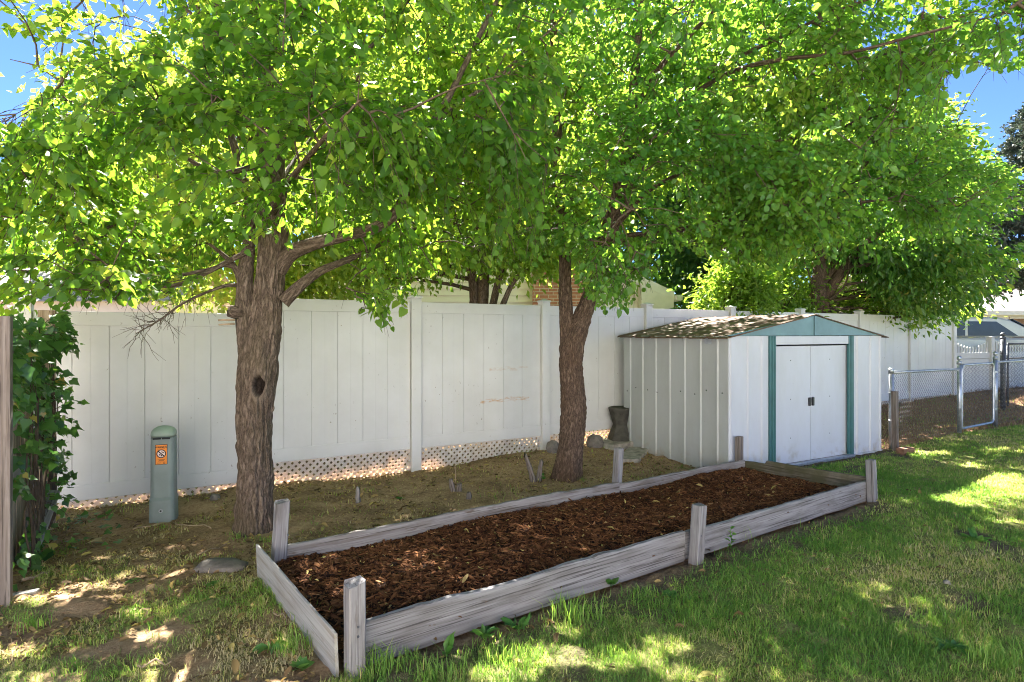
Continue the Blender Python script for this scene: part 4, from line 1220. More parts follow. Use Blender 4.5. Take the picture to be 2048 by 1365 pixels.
def full_tree(name, base, label, stems, limbs, cl, kind, lsize, lmat, bark, rg, zmin=2.0, twigs=(4, 7), tlen=(.22, .5), lsp=.045,
              allow=None, tint0=.42, tints=.13, plw=.35, flare=None, droop=.5, nogrow=(), fx=None, stemrough=.014, sc=1.0, parts=None, nside=190, up=.8):
    root = empty(name, base, label, 'tree')
    st = [bark_tube(path(s), nside, .011, stemrough, 7 * i + 3, sc, flare if i == 0 else None) for i, s in enumerate(stems)]
    v, f, g = join(st); at_ = {'gco': g}
    if fx is not None: v, ex_ = fx(v); at_.update(ex_)
    trunk = link_mesh('trunk', v, [f], M[bark], root, True, at_)
    for i, l in enumerate(limbs):
        v, f, g = bark_tube(path(l), 22, .035, stemrough * .5, 50 + i, sc * 1.3)
        link_mesh('limb', v, [f], M[bark], root, True, {'gco': g})
    # branches grown towards the leaf clusters
    P, PLn, B = [], [], []
    for q in stems + [l for i, l in enumerate(limbs) if i not in nogrow]:
        c = catmull(path(q), .10); c = c[c[:, 2] > zmin]
        P += list(c[:, :3]); PLn += [0.0] * len(c); B += [-1] * len(c)
    cap = len(P) + len(cl) * 40
    PA = np.zeros((cap, 3)); PL_ = np.zeros(cap); BA = np.full(cap, -1); n = len(P)
    PA[:n] = P; PL_[:n] = PLn
    d0 = np.array([np.min(np.sum((PA[:n] - c) ** 2, 1)) for c in cl]); cl = cl[np.argsort(d0)]
    br, par, cnt, tipd = [], [], [], []
    for c in cl:
        d = np.sqrt(np.sum((PA[:n] - c) ** 2, 1)); i = int(np.argmin(d + plw * PL_[:n])); L = d[i]
        p0 = PA[i]; mid = p0 * .5 + c * .5 + np.array([0, 0, .10 * L]) + rg.normal(0, .05, 3) * L
        k = max(3, int(L / .13) + 1); t = np.linspace(0, 1, k)[:, None]
        pts = (1 - t) ** 2 * p0 + 2 * t * (1 - t) * mid + t ** 2 * c + rg.normal(0, .008, (k, 3)) * np.minimum(1, t * 4)
        b = len(br); br.append(pts); par.append(BA[i]); cnt.append(1); tipd.append(pts[-1] - pts[-2])
        j = BA[i]
        while j >= 0: cnt[j] += 1; j = par[j]
        m_ = min(k - 1, cap - n)
        PA[n:n + m_] = pts[1:1 + m_]; PL_[n:n + m_] = PL_[i] + L * np.linspace(1.0 / k, 1, m_); BA[n:n + m_] = b; n += m_
    chains = [(p, np.linspace(.0026 * c_ ** .5 + .0022, .0024, len(p))) for p, c_ in zip(br, cnt)]
    bv, bf, bg_ = thin_tubes(chains, 5)
    # twigs
    nt_ = rg.integers(twigs[0], twigs[1] + 1, len(br)); ti = np.repeat(np.arange(len(br)), nt_)
    tip = np.array([p[-1] for p in br]); prev = np.array([p[-2] for p in br]); bd_ = unit(np.array(tipd))
    back = rg.random(len(ti)) * (rg.random(len(ti)) < .75)
    S = tip[ti] * (1 - back[:, None]) + np.array([p[len(p) // 2] for p in br])[ti] * back[:, None]
    D = bd_[ti] * .8 + rg.normal(0, .55, (len(ti), 3)) * np.array([1, 1, .55]); D = unit(D)
    TL = rg.uniform(*tlen, len(ti))
    tp = lambda t, i: S[i] + D[i] * (TL[i] * t)[:, None] + np.array([0, 0, -1.0]) * (droop * TL[i] * t * t)[:, None]
    if allow is not None:
        e_ = tp(np.full(len(ti), .8), np.arange(len(ti))); ye = np.maximum(e_[:, 1], .3)
        k_ = allow(CX + F * e_[:, 0] / ye, HY - F * (e_[:, 2] - H) / ye) | (e_[:, 1] < .5)
        ti, S, D, TL = ti[k_], S[k_], D[k_], TL[k_]
    allt = np.arange(len(ti))
    # leaves
    nl = np.maximum(2, (TL / lsp).astype(int)); li = np.repeat(allt, nl)
    seq = np.concatenate([np.arange(k) for k in nl]); t = (seq + .8) / (nl[li] + .0); t = np.clip(t, 0, 1.02)
    p = tp(t, li); tang = unit(D[li] + np.array([0, 0, -1.0]) * (2 * droop * t)[:, None])
    side = unit(np.cross(tang, [0, 0, 1.0]) + rg.normal(0, .15, (len(li), 3))) * np.where(seq % 2, 1, -1)[:, None]
    A = unit(tang * .55 + side * .8 + np.array([0, 0, -.45]) + rg.normal(0, .24, (len(li), 3)))
    Nn = unit(np.array([0, 0, up]) + rg.normal(0, .34, (len(ti), 3))[li] + rg.normal(0, .34, (len(li), 3)))
    p = p + side * .012
    size = lsize * rg.lognormal(0, .22, len(li)).clip(.5, 1.5)
    keep = sun_keep(p + A * size[:, None] * .5) & lit_keep(p, rg)
    if allow is not None:
        Yc = np.maximum(p[:, 1], .3); px = CX + F * p[:, 0] / Yc; py = HY - F * (p[:, 2] - H) / Yc
        j = (vnoise(p[:, 0] * 3, p[:, 1] * 3, p[:, 2] * 3, 97) - .5) * 60
        keep &= allow(px + j * .4, py + j) | (p[:, 1] < .5)
    p, A, Nn, size, li = p[keep], A[keep], Nn[keep], size[keep], li[keep]
    kt = np.unique(li); rings = np.stack([tp(np.full(len(kt), q), kt) for q in (0, .35, .7, 1.0)], 1)
    tv, tf, tg = thin_tubes([(r, np.array([.0024, .002, .0016, .001])) for r in rings], 3)
    lv, lf, k = leaves_mesh(p, A, Nn, size, kind)
    tt = np.clip(tint0 + rg.normal(0, tints, len(p)) + (fbm(p[:, 0] * .8, p[:, 1] * .8, p[:, 2] * .8, 95) - .5) * 1.0 + rg.normal(0, .12, len(ti))[li], 0, 1)
    V = np.concatenate([bv, tv, lv]); nb_ = len(bv) + len(tv)
    Fa = np.concatenate([bf, tf + len(bv), lf + nb_])
    mi = np.concatenate([np.zeros(len(bf) + len(tf)), np.ones(len(lf))])
    link_mesh('crown', V, [Fa], [M['twig'], M[lmat]], root, True, {'tint': np.concatenate([np.zeros(nb_), np.repeat(tt, k)])}, mi)
    print(name, 'clusters', len(br), 'leaves', len(p))
    return root

def pick(c, r, n, rg, allow=None, bias=.42, extra=None, floor=None, clump=True):
    Q = ell(c, r, int(n * (2.0 if clump else 1)), rg, bias)
    if clump: Q = Q[fbm(Q[:, 0] * 1.15, Q[:, 1] * 1.15, Q[:, 2] * 1.7, 77, 2) > .49]
    if floor is not None: Q = Q[Q[:, 2] > floor]
    if allow is not None:
        Y = np.maximum(Q[:, 1], .3); Q = Q[allow(CX + F * Q[:, 0] / Y, HY - F * (Q[:, 2] - H) / Y)]
    return Q if extra is None else np.concatenate([Q, extra])

def along(limbs, rg, allow, skip=(), step=.20, start=.3):
    """leaf clusters close to the limbs"""
    Q = []
    for i, l in enumerate(limbs):
        if i in skip: continue
        c = catmull(path(l), step)[:, :3]; c = c[int(len(c) * start):]
        Q.append(c + unit(rg.normal(size=c.shape)) * rg.uniform(.15, .42, (len(c), 1)))
    Q = np.concatenate(Q); Y = np.maximum(Q[:, 1], .3)
    return Q[allow(CX + F * Q[:, 0] / Y, HY - F * (Q[:, 2] - H) / Y)]

# ---- left tree: two-stemmed linden ----
T1P = [(-900, 640), (-200, 640), (40, 640), (150, 615), (300, 605), (400, 560), (450, 500), (500, 490), (590, 478), (650, 470), (690, 520), (688, 600), (705, 650), (765, 655), (812, 625), (835, 565), (860, 560), (960, 540), (1080, 540), (1100, 300),
       (1200, -200), (1200, -9000), (-9000, -9000), (-9000, -100), (-120, -100), (-60, 70), (15, 75), (60, 110), (75, 190), (30, 235), (-200, 250), (-900, 300)]
T1A = lambda x, y: inpoly(x, y, T1P)
t1_stems = [
    [(508, 1090, 5, .200), (508, 1066, 5, .186), (508, 1030, 5, .172), (509, 950, 5, .163), (509, 850, 5, .163), (515, 760, 5, .178), (521, 690, 5, .170), (533, 620, 5, .146), (541, 540, 5, .142), (546, 450, 5.0, .140),
     (541, 300, 5.05, .120), (534, 180, 5.1, .108), (515, 80, 5.15, .098), (495, -60, 5.2, .085), (480, -250, 5.3, .065), (470, -480, 5.3, .035), (468, -700, 5.3, .012)],
    [(502, 740, 4.97, .10), (494, 690, 4.96, .092), (489, 640, 4.95, .080), (489, 585, 4.95, .074), (493, 530, 4.96, .070), (498, 480, 5.0, .064), (500, 420, 5.1, .052), (480, 330, 5.2, .042), (440, 200, 5.3, .034), (400, 40, 5.4, .026), (360, -200, 5.5, .012)]]
t1_limbs = [
    [(556, 540, 5, .085), (580, 508, 4.96, .080), (630, 487, 4.9, .070), (690, 472, 4.85, .060), (745, 458, 4.8, .056), (782, 435, 4.8, .052), (808, 395, 4.8, .047), (830, 335, 4.8, .042), (862, 258, 4.8, .038), (900, 190, 4.8, .033), (935, 120, 4.8, .029), (985, 20, 4.8, .024), (1040, -80, 4.8, .012)],
    [(566, 605, 5.0, .055), (600, 572, 5.05, .046), (640, 543, 5.15, .039), (690, 522, 5.3, .032), (740, 500, 5.5, .024), (800, 470, 5.7, .016), (880, 440, 5.9, .008)],
    [(862, 258, 4.8, .028), (905, 215, 4.8, .026), (985, 165, 4.8, .025), (1060, 95, 4.8, .020), (1120, 40, 4.8, .012), (1180, -60, 4.8, .006)],
    [(541, 330, 5.05, .05), (505, 335, 4.9, .04), (430, 345, 4.7, .030), (340, 295, 4.6, .022), (250, 235, 4.5, .016), (130, 200, 4.4, .008)],
    [(545, 430, 4.95, .05), (560, 390, 4.5, .040), (600, 335, 4.0, .030), (650, 275, 3.5, .020), (720, 200, 3.1, .008)],
    [(545, 410, 5.1, .05), (570, 350, 5.7, .040), (620, 280, 6.3, .028), (680, 200, 6.8, .012)],
    [(540, 270, 5.05, .05), (590, 215, 5.0, .040), (650, 170, 4.9, .032), (750, 85, 4.7, .022), (850, -40, 4.6, .010)],
    [(530, 180, 5.1, .042), (470, 135, 5.15, .036), (420, 60, 5.2, .030), (300, -30, 5.3, .020), (170, -90, 5.4, .008)],
    [(430, 8, 5.0, .030), (470, 45, 5.05, .034), (520, 85, 5.12, .040)],
    [(482, 565, 4.95, .030), (466, 530, 4.93, .024), (444, 508, 4.9, .017), (418, 488, 4.8, .011)],
    [(486, 545, 4.95, .022), (455, 531, 4.9, .018), (415, 540, 4.8, .015), (365, 550, 4.7, .012)],
    [(505, 500, 4.95, .028), (462, 520, 4.85, .022), (415, 545, 4.75, .019), (345, 572, 4.65, .015), (275, 562, 4.6, .012), (200, 520, 4.5, .008), (110, 440, 4.4, .004)],
    [(480, 570, 4.95, .018), (440, 575, 4.8, .013), (370, 605, 4.6, .009), (320, 640, 4.5, .006), (272, 668, 4.45, .003)]]
r1 = np.random.default_rng(101)
ex1 = np.array([at(735, 615, 4.3), at(755, 625, 4.3), at(720, 625, 4.25), at(740, 590, 4.4), at(715, 600, 4.3), at(770, 585, 4.4), at(760, 600, 4.35), at(690, 575, 4.5), at(30, 590, 4.3), at(100, 570, 4.4), at(180, 585, 4.5), at(260, 575, 4.6), at(60, 540, 4.2),
                at(300, 560, 4.8), at(130, 610, 4.6), at(330, 590, 5.0), at(230, 600, 5.0), at(20, 120, 4.3), at(60, 60, 4.4), at(10, 470, 4.3), at(50, 420, 4.3)])
c1 = np.concatenate([pick((-1.9, 5.1, 4.7), (3.1, 2.0, 3.3), 590, r1, T1A, .42, ex1, 1.8),
                     pick((-3.3, 4.7, 2.6), (1.5, 1.3, 1.0), 150, r1, T1A),
                     pick((-.35, 5.2, 2.9), (1.3, 1.3, 1.1), 120, r1, T1A),
                     pick((-.9, 3.9, 3.2), (1.5, .7, 1.0), 80, r1, T1A)])
KC = at(515, 772, 4.84)
def knot_fx(v):
    """branch scar: a sunk almond-shaped hollow with swollen lips, part of the trunk itself"""
    x, z = (v[:, 0] - KC[0]) / .044, (v[:, 2] - KC[2]) / .098
    d = np.sqrt(x * x + np.abs(z) ** 1.5) + (vnoise(v[:, 0] * 40, 0, v[:, 2] * 25, 15) - .5) * .10
    fr = (v[:, 1] < 4.98) & (d < 3)
    low = .25 + .75 * smooth(.4, -.5, z)
    lip = np.where(fr, np.exp(-((d - 1.12) / .30) ** 2) * low, 0); hol = np.where(fr, smooth(1.0, .72, d), 0)
    swell = np.where(fr, np.exp(-(d / 1.9) ** 2), 0)
    v = v.copy(); v[:, 1] += -.028 * lip + .05 * hol - .012 * swell
    return v, {'hollow': hol, 'lip': lip}
t1_stems = [slim(q, .86) for q in t1_stems]
t1_limbs = [slim(q, .8) if i == 0 else (slim(q, .62) if i in (2, 3, 4, 5, 6, 7, 8) else q) for i, q in enumerate(t1_limbs)]
c1 = np.concatenate([c1, along(t1_limbs, r1, T1A, (1, 9, 10, 12)), along(t1_stems, r1, T1A, (), .22, .45)])
tree1 = full_tree('linden_tree', (*at(508, 1062, 5)[:2], -.06), 'left shade tree with heart-shaped leaves, a stout two-stemmed furrowed trunk and a dark knot', t1_stems, t1_limbs, c1, 'linden', .060, 'leaf_linden', 'bark_linden', r1,
                  fx=knot_fx, zmin=2.05, twigs=(4, 7), tlen=(.2, .46), lsp=.036, nogrow=(10, 12), allow=T1A, tint0=.45, flare=lambda l, th:   .075 * np.exp(-(l / .13)) * (1 + .5 * np.cos(3 * th + .6)), stemrough=.020)
# sawn stub and broken sticks on the left stem
m = MB(); a = at(484, 628, 4.93); b = at(458, 622, 4.86)
m.tube([a, a * .5 + b * .5, b], [.060, .054, .050], 14)
m.tube([at(470, 640, 4.86), at(436, 641, 4.80)], [.010, .008], 7, m=1); m.tube([at(470, 648, 4.86), at(437, 650, 4.80)], [.009, .007], 7, m=1)
m.tube([at(470, 613, 4.88), at(444, 612, 4.84)], [.008, .005], 7, m=1)
m.build('branch_stub', [M['bark_linden'], M['cutwood']], tree1, smooth_=True)
# bare dead twigs hanging below the crown on the left
chains = []
dp = catmull(path(t1_limbs[12]), .03)[:, :3]; dp = dp[len(dp) // 3:]
for k in range(46):
    p0 = dp[r1.integers(len(dp))]; d = unit(np.array([-.45 + r1.normal(0, .45), r1.normal(0, .5), -.30 + r1.normal(0, .5)])); L = .07 + r1.random() * .20
    t = np.linspace(0, 1, 8)[:, None]; chains.append((p0 + d * L * t + np.cumsum(r1.normal(0, .006, (8, 3)), 0) * (t > 0), np.linspace(.0028, .001, 8)))
    p1 = chains[-1][0][4]; d2 = unit(d + r1.normal(0, .6, 3)); chains.append((p1 + d2 * L * .5 * t[:5] * 2, np.linspace(.0016, .0008, 5)))
v, f, g = thin_tubes(chains, 4); link_mesh('dead_twigs', v, [f], M['twig'], tree1, True)

# ---- right tree: ornamental pear ----
T2P = [(830, 560), (850, 500), (950, 470), (1020, 500), (1070, 530), (1105, 495), (1150, 520), (1165, 585), (1200, 615), (1255, 612), (1300, 585), (1315, 510), (1400, 500), (1450, 530), (1560, 545), (1620, 500), (1700, 500), (1800, 520), (1900, 470), (2000, 440), (2300, 430), (9000, 600),
       (9000, -9000), (700, -9000), (760, 0), (800, 300)]
SKYR = [(1890, 150), (1960, 130), (2000, 145), (2150, 150), (2200, 420), (2010, 330), (1985, 300), (1960, 250), (1900, 240)]
SKYR2 = [(1830, -30), (1905, -20), (1880, 30), (1845, 25)]
T2A = lambda x, y: inpoly(x, y, T2P) & ~inpoly(x, y, SKYR)
t2_stems = [
    [(1126, 985, 6.84, .24), (1130, 955, 6.84, .205), (1138, 910, 6.84, .172), (1145, 850, 6.84, .165), (1147, 790, 6.84, .158), (1142, 730, 6.84, .150), (1146, 685, 6.84, .150), (1162, 640, 6.84, .128), (1178, 600, 6.84, .114), (1190, 555, 6.84, .105), (1205, 500, 6.8, .10), (1226, 440, 6.75, .10), (1245, 350, 6.7, .085),
     (1260, 250, 6.65, .07), (1275, 100, 6.6, .05), (1290, -100, 6.6, .032), (1300, -350, 6.6, .012)],
    [(1138, 730, 6.84, .105), (1134, 670, 6.84, .095), (1131, 600, 6.84, .086), (1130, 540, 6.84, .083), (1128, 470, 6.82, .080), (1120, 380, 6.8, .080), (1115, 280, 6.8, .068), (1110, 150, 6.8, .055), (1105, 0, 6.8, .045), (1100, -200, 6.8, .028), (1098, -400, 6.8, .01)]]
t2_limbs = [
    [(1208, 505, 6.78, .075), (1245, 478, 6.75, .068), (1300, 468, 6.7, .056), (1350, 462, 6.6, .048), (1410, 450, 6.45, .040), (1490, 430, 6.3, .030), (1600, 400, 6.0, .020), (1720, 380, 5.8, .008)],
    [(1222, 460, 6.75, .06), (1260, 420, 6.6, .050), (1300, 380, 6.5, .042), (1400, 330, 6.3, .032), (1520, 290, 6.1, .022), (1680, 260, 5.9, .010)],
    [(1245, 350, 6.7, .060), (1290, 290, 6.6, .052), (1350, 215, 6.4, .044), (1430, 140, 6.1, .036), (1550, 80, 5.6, .028), (1680, 20, 5.2, .020), (1850, -40, 4.8, .008)],
    [(1350, 215, 6.4, .040), (1450, 150, 5.9, .034), (1560, 120, 5.4, .028), (1700, 105, 4.9, .022), (1830, 72, 4.5, .016), (2000, 30, 4.2, .007)],
    [(1200, 500, 6.75, .045), (1208, 450, 6.3, .036), (1225, 410, 5.8, .028), (1245, 390, 5.3, .020), (1260, 420, 4.9, .010)],
    [(1128, 470, 6.8, .05), (1085, 430, 6.6, .040), (1010, 390, 6.4, .030), (930, 370, 6.2, .018), (860, 360, 6.0, .008)],
    [(1116, 300, 6.8, .05), (1060, 230, 6.6, .038), (980, 160, 6.4, .028), (900, 60, 6.2, .012)],
    [(1250, 330, 6.7, .05), (1300, 300, 7.4, .040), (1380, 280, 8.0, .030), (1500, 270, 8.6, .014)],
    [(1128, 450, 6.84, .05), (1135, 410, 7.5, .040), (1150, 380, 8.2, .026), (1170, 340, 8.9, .010)],
    [(1260, 250, 6.65, .05), (1310, 150, 5.9, .040), (1400, 50, 5.2, .030), (1520, -60, 4.6, .018), (1700, -180, 4.2, .008)]]
r2 = np.random.default_rng(202)
ex2 = np.array([at(1180, 525, 5.0), at(1195, 560, 4.9), at(1215, 585, 4.9), at(1245, 590, 5.0), at(1225, 560, 4.8), at(1265, 575, 5.0), at(1200, 500, 5.0), at(1240, 530, 4.9), at(1285, 560, 5.2), at(1170, 480, 5.1), at(1215, 470, 5.0), at(1150, 450, 5.2), at(1215, 545, 5.3), at(1250, 560, 5.2), at(1195, 520, 5.2), at(1275, 540, 5.4), at(1230, 500, 5.2), at(1260, 490, 5.1), at(1180, 490, 5.6), at(1290, 520, 5.6), at(1240, 575, 5.4), at(1205, 575, 5.5),
                at(1990, 60, 4.0), at(2030, 90, 3.9), at(1940, 80, 4.2), at(2000, 20, 4.0), at(1900, 90, 4.4), at(1860, 110, 4.5), at(2060, 50, 3.9), at(1800, 130, 4.6)])
c2 = np.concatenate([pick((1.7, 6.5, 4.8), (3.5, 2.5, 3.5), 760, r2, T2A, .42, ex2, 2.1),
                     pick((3.6, 5.8, 3.2), (2.2, 1.5, 1.3), 190, r2, T2A),
                     pick((1.6, 5.6, 2.9), (1.7, 1.2, .8), 160, r2, T2A),
                     pick((3.2, 4.8, 4.2), (2.2, 1.2, 1.0), 120, r2, T2A),
                     pick((3.8, 9.4, 5.5), (2.0, 1.2, 1.6), 210, r2, T2A), pick((2.2, 8.7, 6.8), (2.4, 1.3, 1.4), 170, r2, T2A)])
t2_stems = [slim(q, .88) for q in t2_stems]
t2_limbs = [slim(q, .66) for q in t2_limbs]
c2 = np.concatenate([c2, along(t2_limbs, r2, T2A), along(t2_stems, r2, T2A, (), .22, .45)])
tree2 = full_tree('pear_tree', (*at(1132, 955, 6.84)[:2], -.08), 'middle tree with glossy rounded leaves and a forked trunk beside the shed', t2_stems, t2_limbs, c2, 'pear', .050, 'leaf_pear', 'bark_pear', r2,
                  zmin=2.5, twigs=(4, 7), tlen=(.18, .42), lsp=.032, allow=T2A, tint0=.46, flare=lambda l, th: .09 * np.exp(-(l / .20)) * (np.cos(th * 1 + 3.4) * .7 + .5 * np.cos(3 * th + 1.0)), stemrough=.017, sc=1.4, droop=.35)

# ---- trees beyond the fence ----
def bush(name, label, base, ells, kind, lsize, lmat, rg, per=60, sig=.22, trunk=None, stems=None, tint0=.45, cat='tree', group=None, cut=None, bark='bark_pear', gap=True):
    root = empty(name, base, label, cat, group)
    Cc = np.concatenate([ell(c, r, n, rg, .36) for c, r, n in ells])
    ch = []
    if trunk is not None:
        h_, r_ = trunk
        bp_ = np.array([np.asarray(base) + np.array([.08 * math.sin(q * 5) * q, .08 * math.cos(q * 4) * q, h_ * q]) for q in np.linspace(-.03, 1, 10)])
        v, f, g = bark_tube(np.c_[bp_, np.linspace(r_, r_ * .25, 10)], 16, .08, .02, 5)
        link_mesh('trunk', v, [f], M[bark], root, True, {'gco': g}); axis_ = bp_
    elif stems is not None:
        v, f, g = join([bark_tube(path(s), 18, .05, .012, 5 + i, 1.2) for i, s in enumerate(stems)])
        link_mesh('trunk', v, [f], M[bark], root, True, {'gco': g}); axis_ = np.concatenate([catmull(path(s), .15)[:, :3] for s in stems])
    else: axis_ = np.array([base])
    for c in Cc[rg.permutation(len(Cc))[:min(len(Cc), 70)]]:
        d = np.linalg.norm(axis_ - c, axis=1) + .8 * np.maximum(0, axis_[:, 2] - c[2]); p0 = axis_[int(np.argmin(d))]
        t = np.linspace(0, 1, 6)[:, None]; mid = (p0 + c) / 2 + np.array([0, 0, .1]) * np.linalg.norm(c - p0)
        ch.append(((1 - t) ** 2 * p0 + 2 * t * (1 - t) * mid + t * t * c + rg.normal(0, .02, (6, 3)) * t, np.linspace(.02 + .01 * np.linalg.norm(c - p0), .006, 6)))
    n = len(Cc) * per; ci = np.repeat(np.arange(len(Cc)), per)
    p = Cc[ci] + rg.normal(0, 1, (n, 3)) * np.array([sig, sig, sig * .6]) * rg.uniform(.6, 1.4, len(Cc))[ci][:, None]
    out = unit(p - Cc[ci] + .4 * unit(Cc[ci] - Cc.mean(0)))
    A = unit(out * .7 + rg.normal(0, .5, (n, 3)) + np.array([0, 0, -.35])); Nn = unit(np.array([0, 0, .8]) + rg.normal(0, .5, (n, 3)))
    keep = np.ones(n, bool)
    if gap: keep &= sun_keep(p)
    if cut is not None:
        px = CX + F * p[:, 0] / p[:, 1]; py = HY - F * (p[:, 2] - H) / p[:, 1]; keep &= cut(px, py)
    p, A, Nn, ci = p[keep], A[keep], Nn[keep], ci[keep]
    lv, lf, k = leaves_mesh(p, A, Nn, lsize * rg.lognormal(0, .22, len(p)), kind)
    bv, bf, _ = thin_tubes(ch, 5)
    tt = np.clip(tint0 + rg.normal(0, .2, len(p)) + (fbm(p[:, 0] * .7, p[:, 1] * .7, p[:, 2] * .7, 33) - .5) * .7 + rg.normal(0, .10, len(Cc))[ci], 0, 1)
    link_mesh('crown', np.concatenate([bv, lv]), [np.concatenate([bf, lf + len(bv)])], [M['twig'], M[lmat]], root, True,
              {'tint': np.concatenate([np.zeros(len(bv)), np.repeat(tt, k)])}, np.r_[np.zeros(len(bf)), np.ones(len(lf))])
    return root
rb = np.random.default_rng(303)
CUT3 = lambda x, y: ~inpoly(x, y, SKYR) & ~inpoly(x, y, [(1420, 640), (1420, 560), (1600, 540), (1690, 540), (1760, 600), (1800, 640)])
x3 = at(1650, 0, 12.2)[0]
t3s = [[(1640, 640, 12.2, .20), (1636, 580, 12.2, .17), (1640, 530, 12.2, .14), (1620, 440, 12.2, .09), (1600, 330, 12.2, .05)], [(1650, 600, 12.2, .12), (1672, 560, 12.1, .10), (1720, 500, 12, .08), (1800, 430, 11.8, .05), (1860, 380, 11.6, .02)],
       [(1650, 580, 12.2, .08), (1668, 530, 12.2, .08), (1700, 400, 12.2, .06), (1720, 280, 12.2, .03)], [(1630, 600, 12.1, .03), (1622, 560, 12.0, .02), (1600, 500, 12, .01)], [(1660, 600, 12.0, .03), (1690, 570, 11.9, .02), (1700, 520, 11.8, .012)]]
bush('oblong_leaf_tree', 'dense dark oblong-leaved tree with a brown trunk behind the fence above the shed', (x3, 12.2, .1),
     [((7.2, 12.0, 4.2), (2.5, 1.9, 1.9), 300), ((8.3, 11.8, 2.9), (1.3, 1.3, .85), 120), ((5.6, 12, 5.6), (2.2, 1.6, 2.0), 150)], 'oblong', .118, 'leaf_oblong', rb, 50, .24, stems=t3s, cut=CUT3)
ts4 = [[(948, 640, 10.5, .11), (950, 600, 10.5, .10), (946, 560, 10.5, .085), (935, 500, 10.5, .05), (910, 430, 10.5, .02)], [(962, 640, 10.5, .12), (965, 590, 10.5, .105), (970, 530, 10.5, .085), (975, 470, 10.5, .05), (980, 400, 10.5, .02)],
       [(978, 640, 10.4, .07), (988, 600, 10.4, .066), (1000, 550, 10.4, .056), (1020, 500, 10.4, .035), (1040, 430, 10.4, .015)], [(995, 640, 10.3, .055), (1010, 600, 10.3, .054), (1030, 560, 10.3, .046), (1060, 538, 10.3, .034), (1085, 515, 10.3, .025), (1110, 470, 10.3, .012)]]
bush('multi_stem_tree', 'multi-stemmed tree with bright leaves behind the fence, in front of the brick chimney', (at(970, 0, 10.5)[0], 10.5, .0),
     [((-1.2, 10.6, 5.4), (2.9, 1.5, 2.6), 480), ((-2.4, 10.2, 2.9), (1.5, 1.0, .55), 70), ((1.1, 10.6, 5.6), (2.0, 1.3, 2.2), 230), ((.15, 10.2, 2.95), (1.5, .6, .36), 46)], 'bg', .105, 'leaf_lime', rb, 55, .24, stems=ts4, tint0=.38, bark='bark_linden')
bush('bright_shrub', 'sunlit yellow-green shrub above the fence behind the shed roof', (3.95, 10.9, .0), [((4.15, 10.9, 1.9), (.66, .6, 1.3), 120)], 'oblong', .10, 'leaf_lime', rb, 60, .16, trunk=(2.2, .07), tint0=.36, cat='shrub')
bush('green_shrub', 'mid-green shrub topping the fence between the bright shrub and the brown trunk', (5.6, 12.3, .1), [((5.3, 12.2, 2.0), (1.1, .7, .85), 90), ((8.0, 13.3, 2.2), (2.2, .6, .55), 90)], 'oblong', .10, 'leaf_lime', rb, 60, .2, trunk=(1.8, .07), tint0=.2, cat='shrub')
bush('hedge_tree', 'bright backlit tree behind the fence at left, seen under the linden branches', (-4.2, 9.6, -.1),
     [((-4.4, 9.5, 4.3), (2.3, 1.5, 2.4), 330), ((-3.1, 9.1, 2.5), (1.2, .8, .6), 60), ((-5.8, 9.5, 4.2), (1.2, 1.3, 2.0), 50)], 'bg', .10, 'leaf_lime', rb, 60, .26, trunk=(4.5, .12), tint0=.5)
bush('dark_tree', 'large deep-green tree behind the cream house gable', (6.3, 19, .2), [((6.3, 19, 5.0), (3.1, 2.4, 4.0), 330)], 'bg', .20, 'leaf_deep', rb, 60, .42, trunk=(7, .25))
bush('tall_tree', 'tall pale-topped tree against the sky at upper right', (12.9, 20, .3), [((12.6, 20, 6.0), (2.5, 2.0, 3.2), 200), ((13.6, 19.5, 8.1), (1.0, 1.0, 1.2), 26), ((14.4, 19, 5.6), (1.1, 1.2, 1.5), 40)], 'bg', .17, 'leaf_oblong', rb, 60, .26, trunk=(8, .2), tint0=.6)
FARG = 'tall trees behind the neighbouring houses'
for k, (x, y, h_, r_, mt, lb) in enumerate(((-23.0, 26, 8.2, 3.4, 'leaf_far', 'hazy grey-green tree at the far left edge under the blue sky'), (-11.5, 19.5, 10.5, 3.6, 'leaf_lime', 'tall sunlit tree behind the linden crown at left'),
                                         (-4.5, 18.5, 11.5, 3.8, 'leaf_lime', 'tall sunlit tree behind the linden trunk, over the gable house'), (1.5, 20.5, 12, 3.8, 'leaf_deep', 'tall deep-green tree above the brick chimney'), (9.5, 24, 11, 4.0, 'leaf_lime', 'tall bright tree behind the pear crown'))):
    bush('background_tree', lb, (x, y, .1), [((x, y, h_ * .58), (r_, r_ * .8, h_ * .42), 230)], 'bg', .21, mt, rb, 55, .46, trunk=(h_ * .8, .22), group=FARG, tint0=.4)
for x, y, lb in ((14.4, 19.8, 'low yellow-green bush between the van and the right-hand house'),):
    bush('house_bush', lb, (x, y, .3), [((x, y, 1.9), (1.4, .6, .75), 40)], 'bg', .12, 'leaf_lime', rb, 60, .22, trunk=(1.5, .06), tint0=.8, cat='shrub')

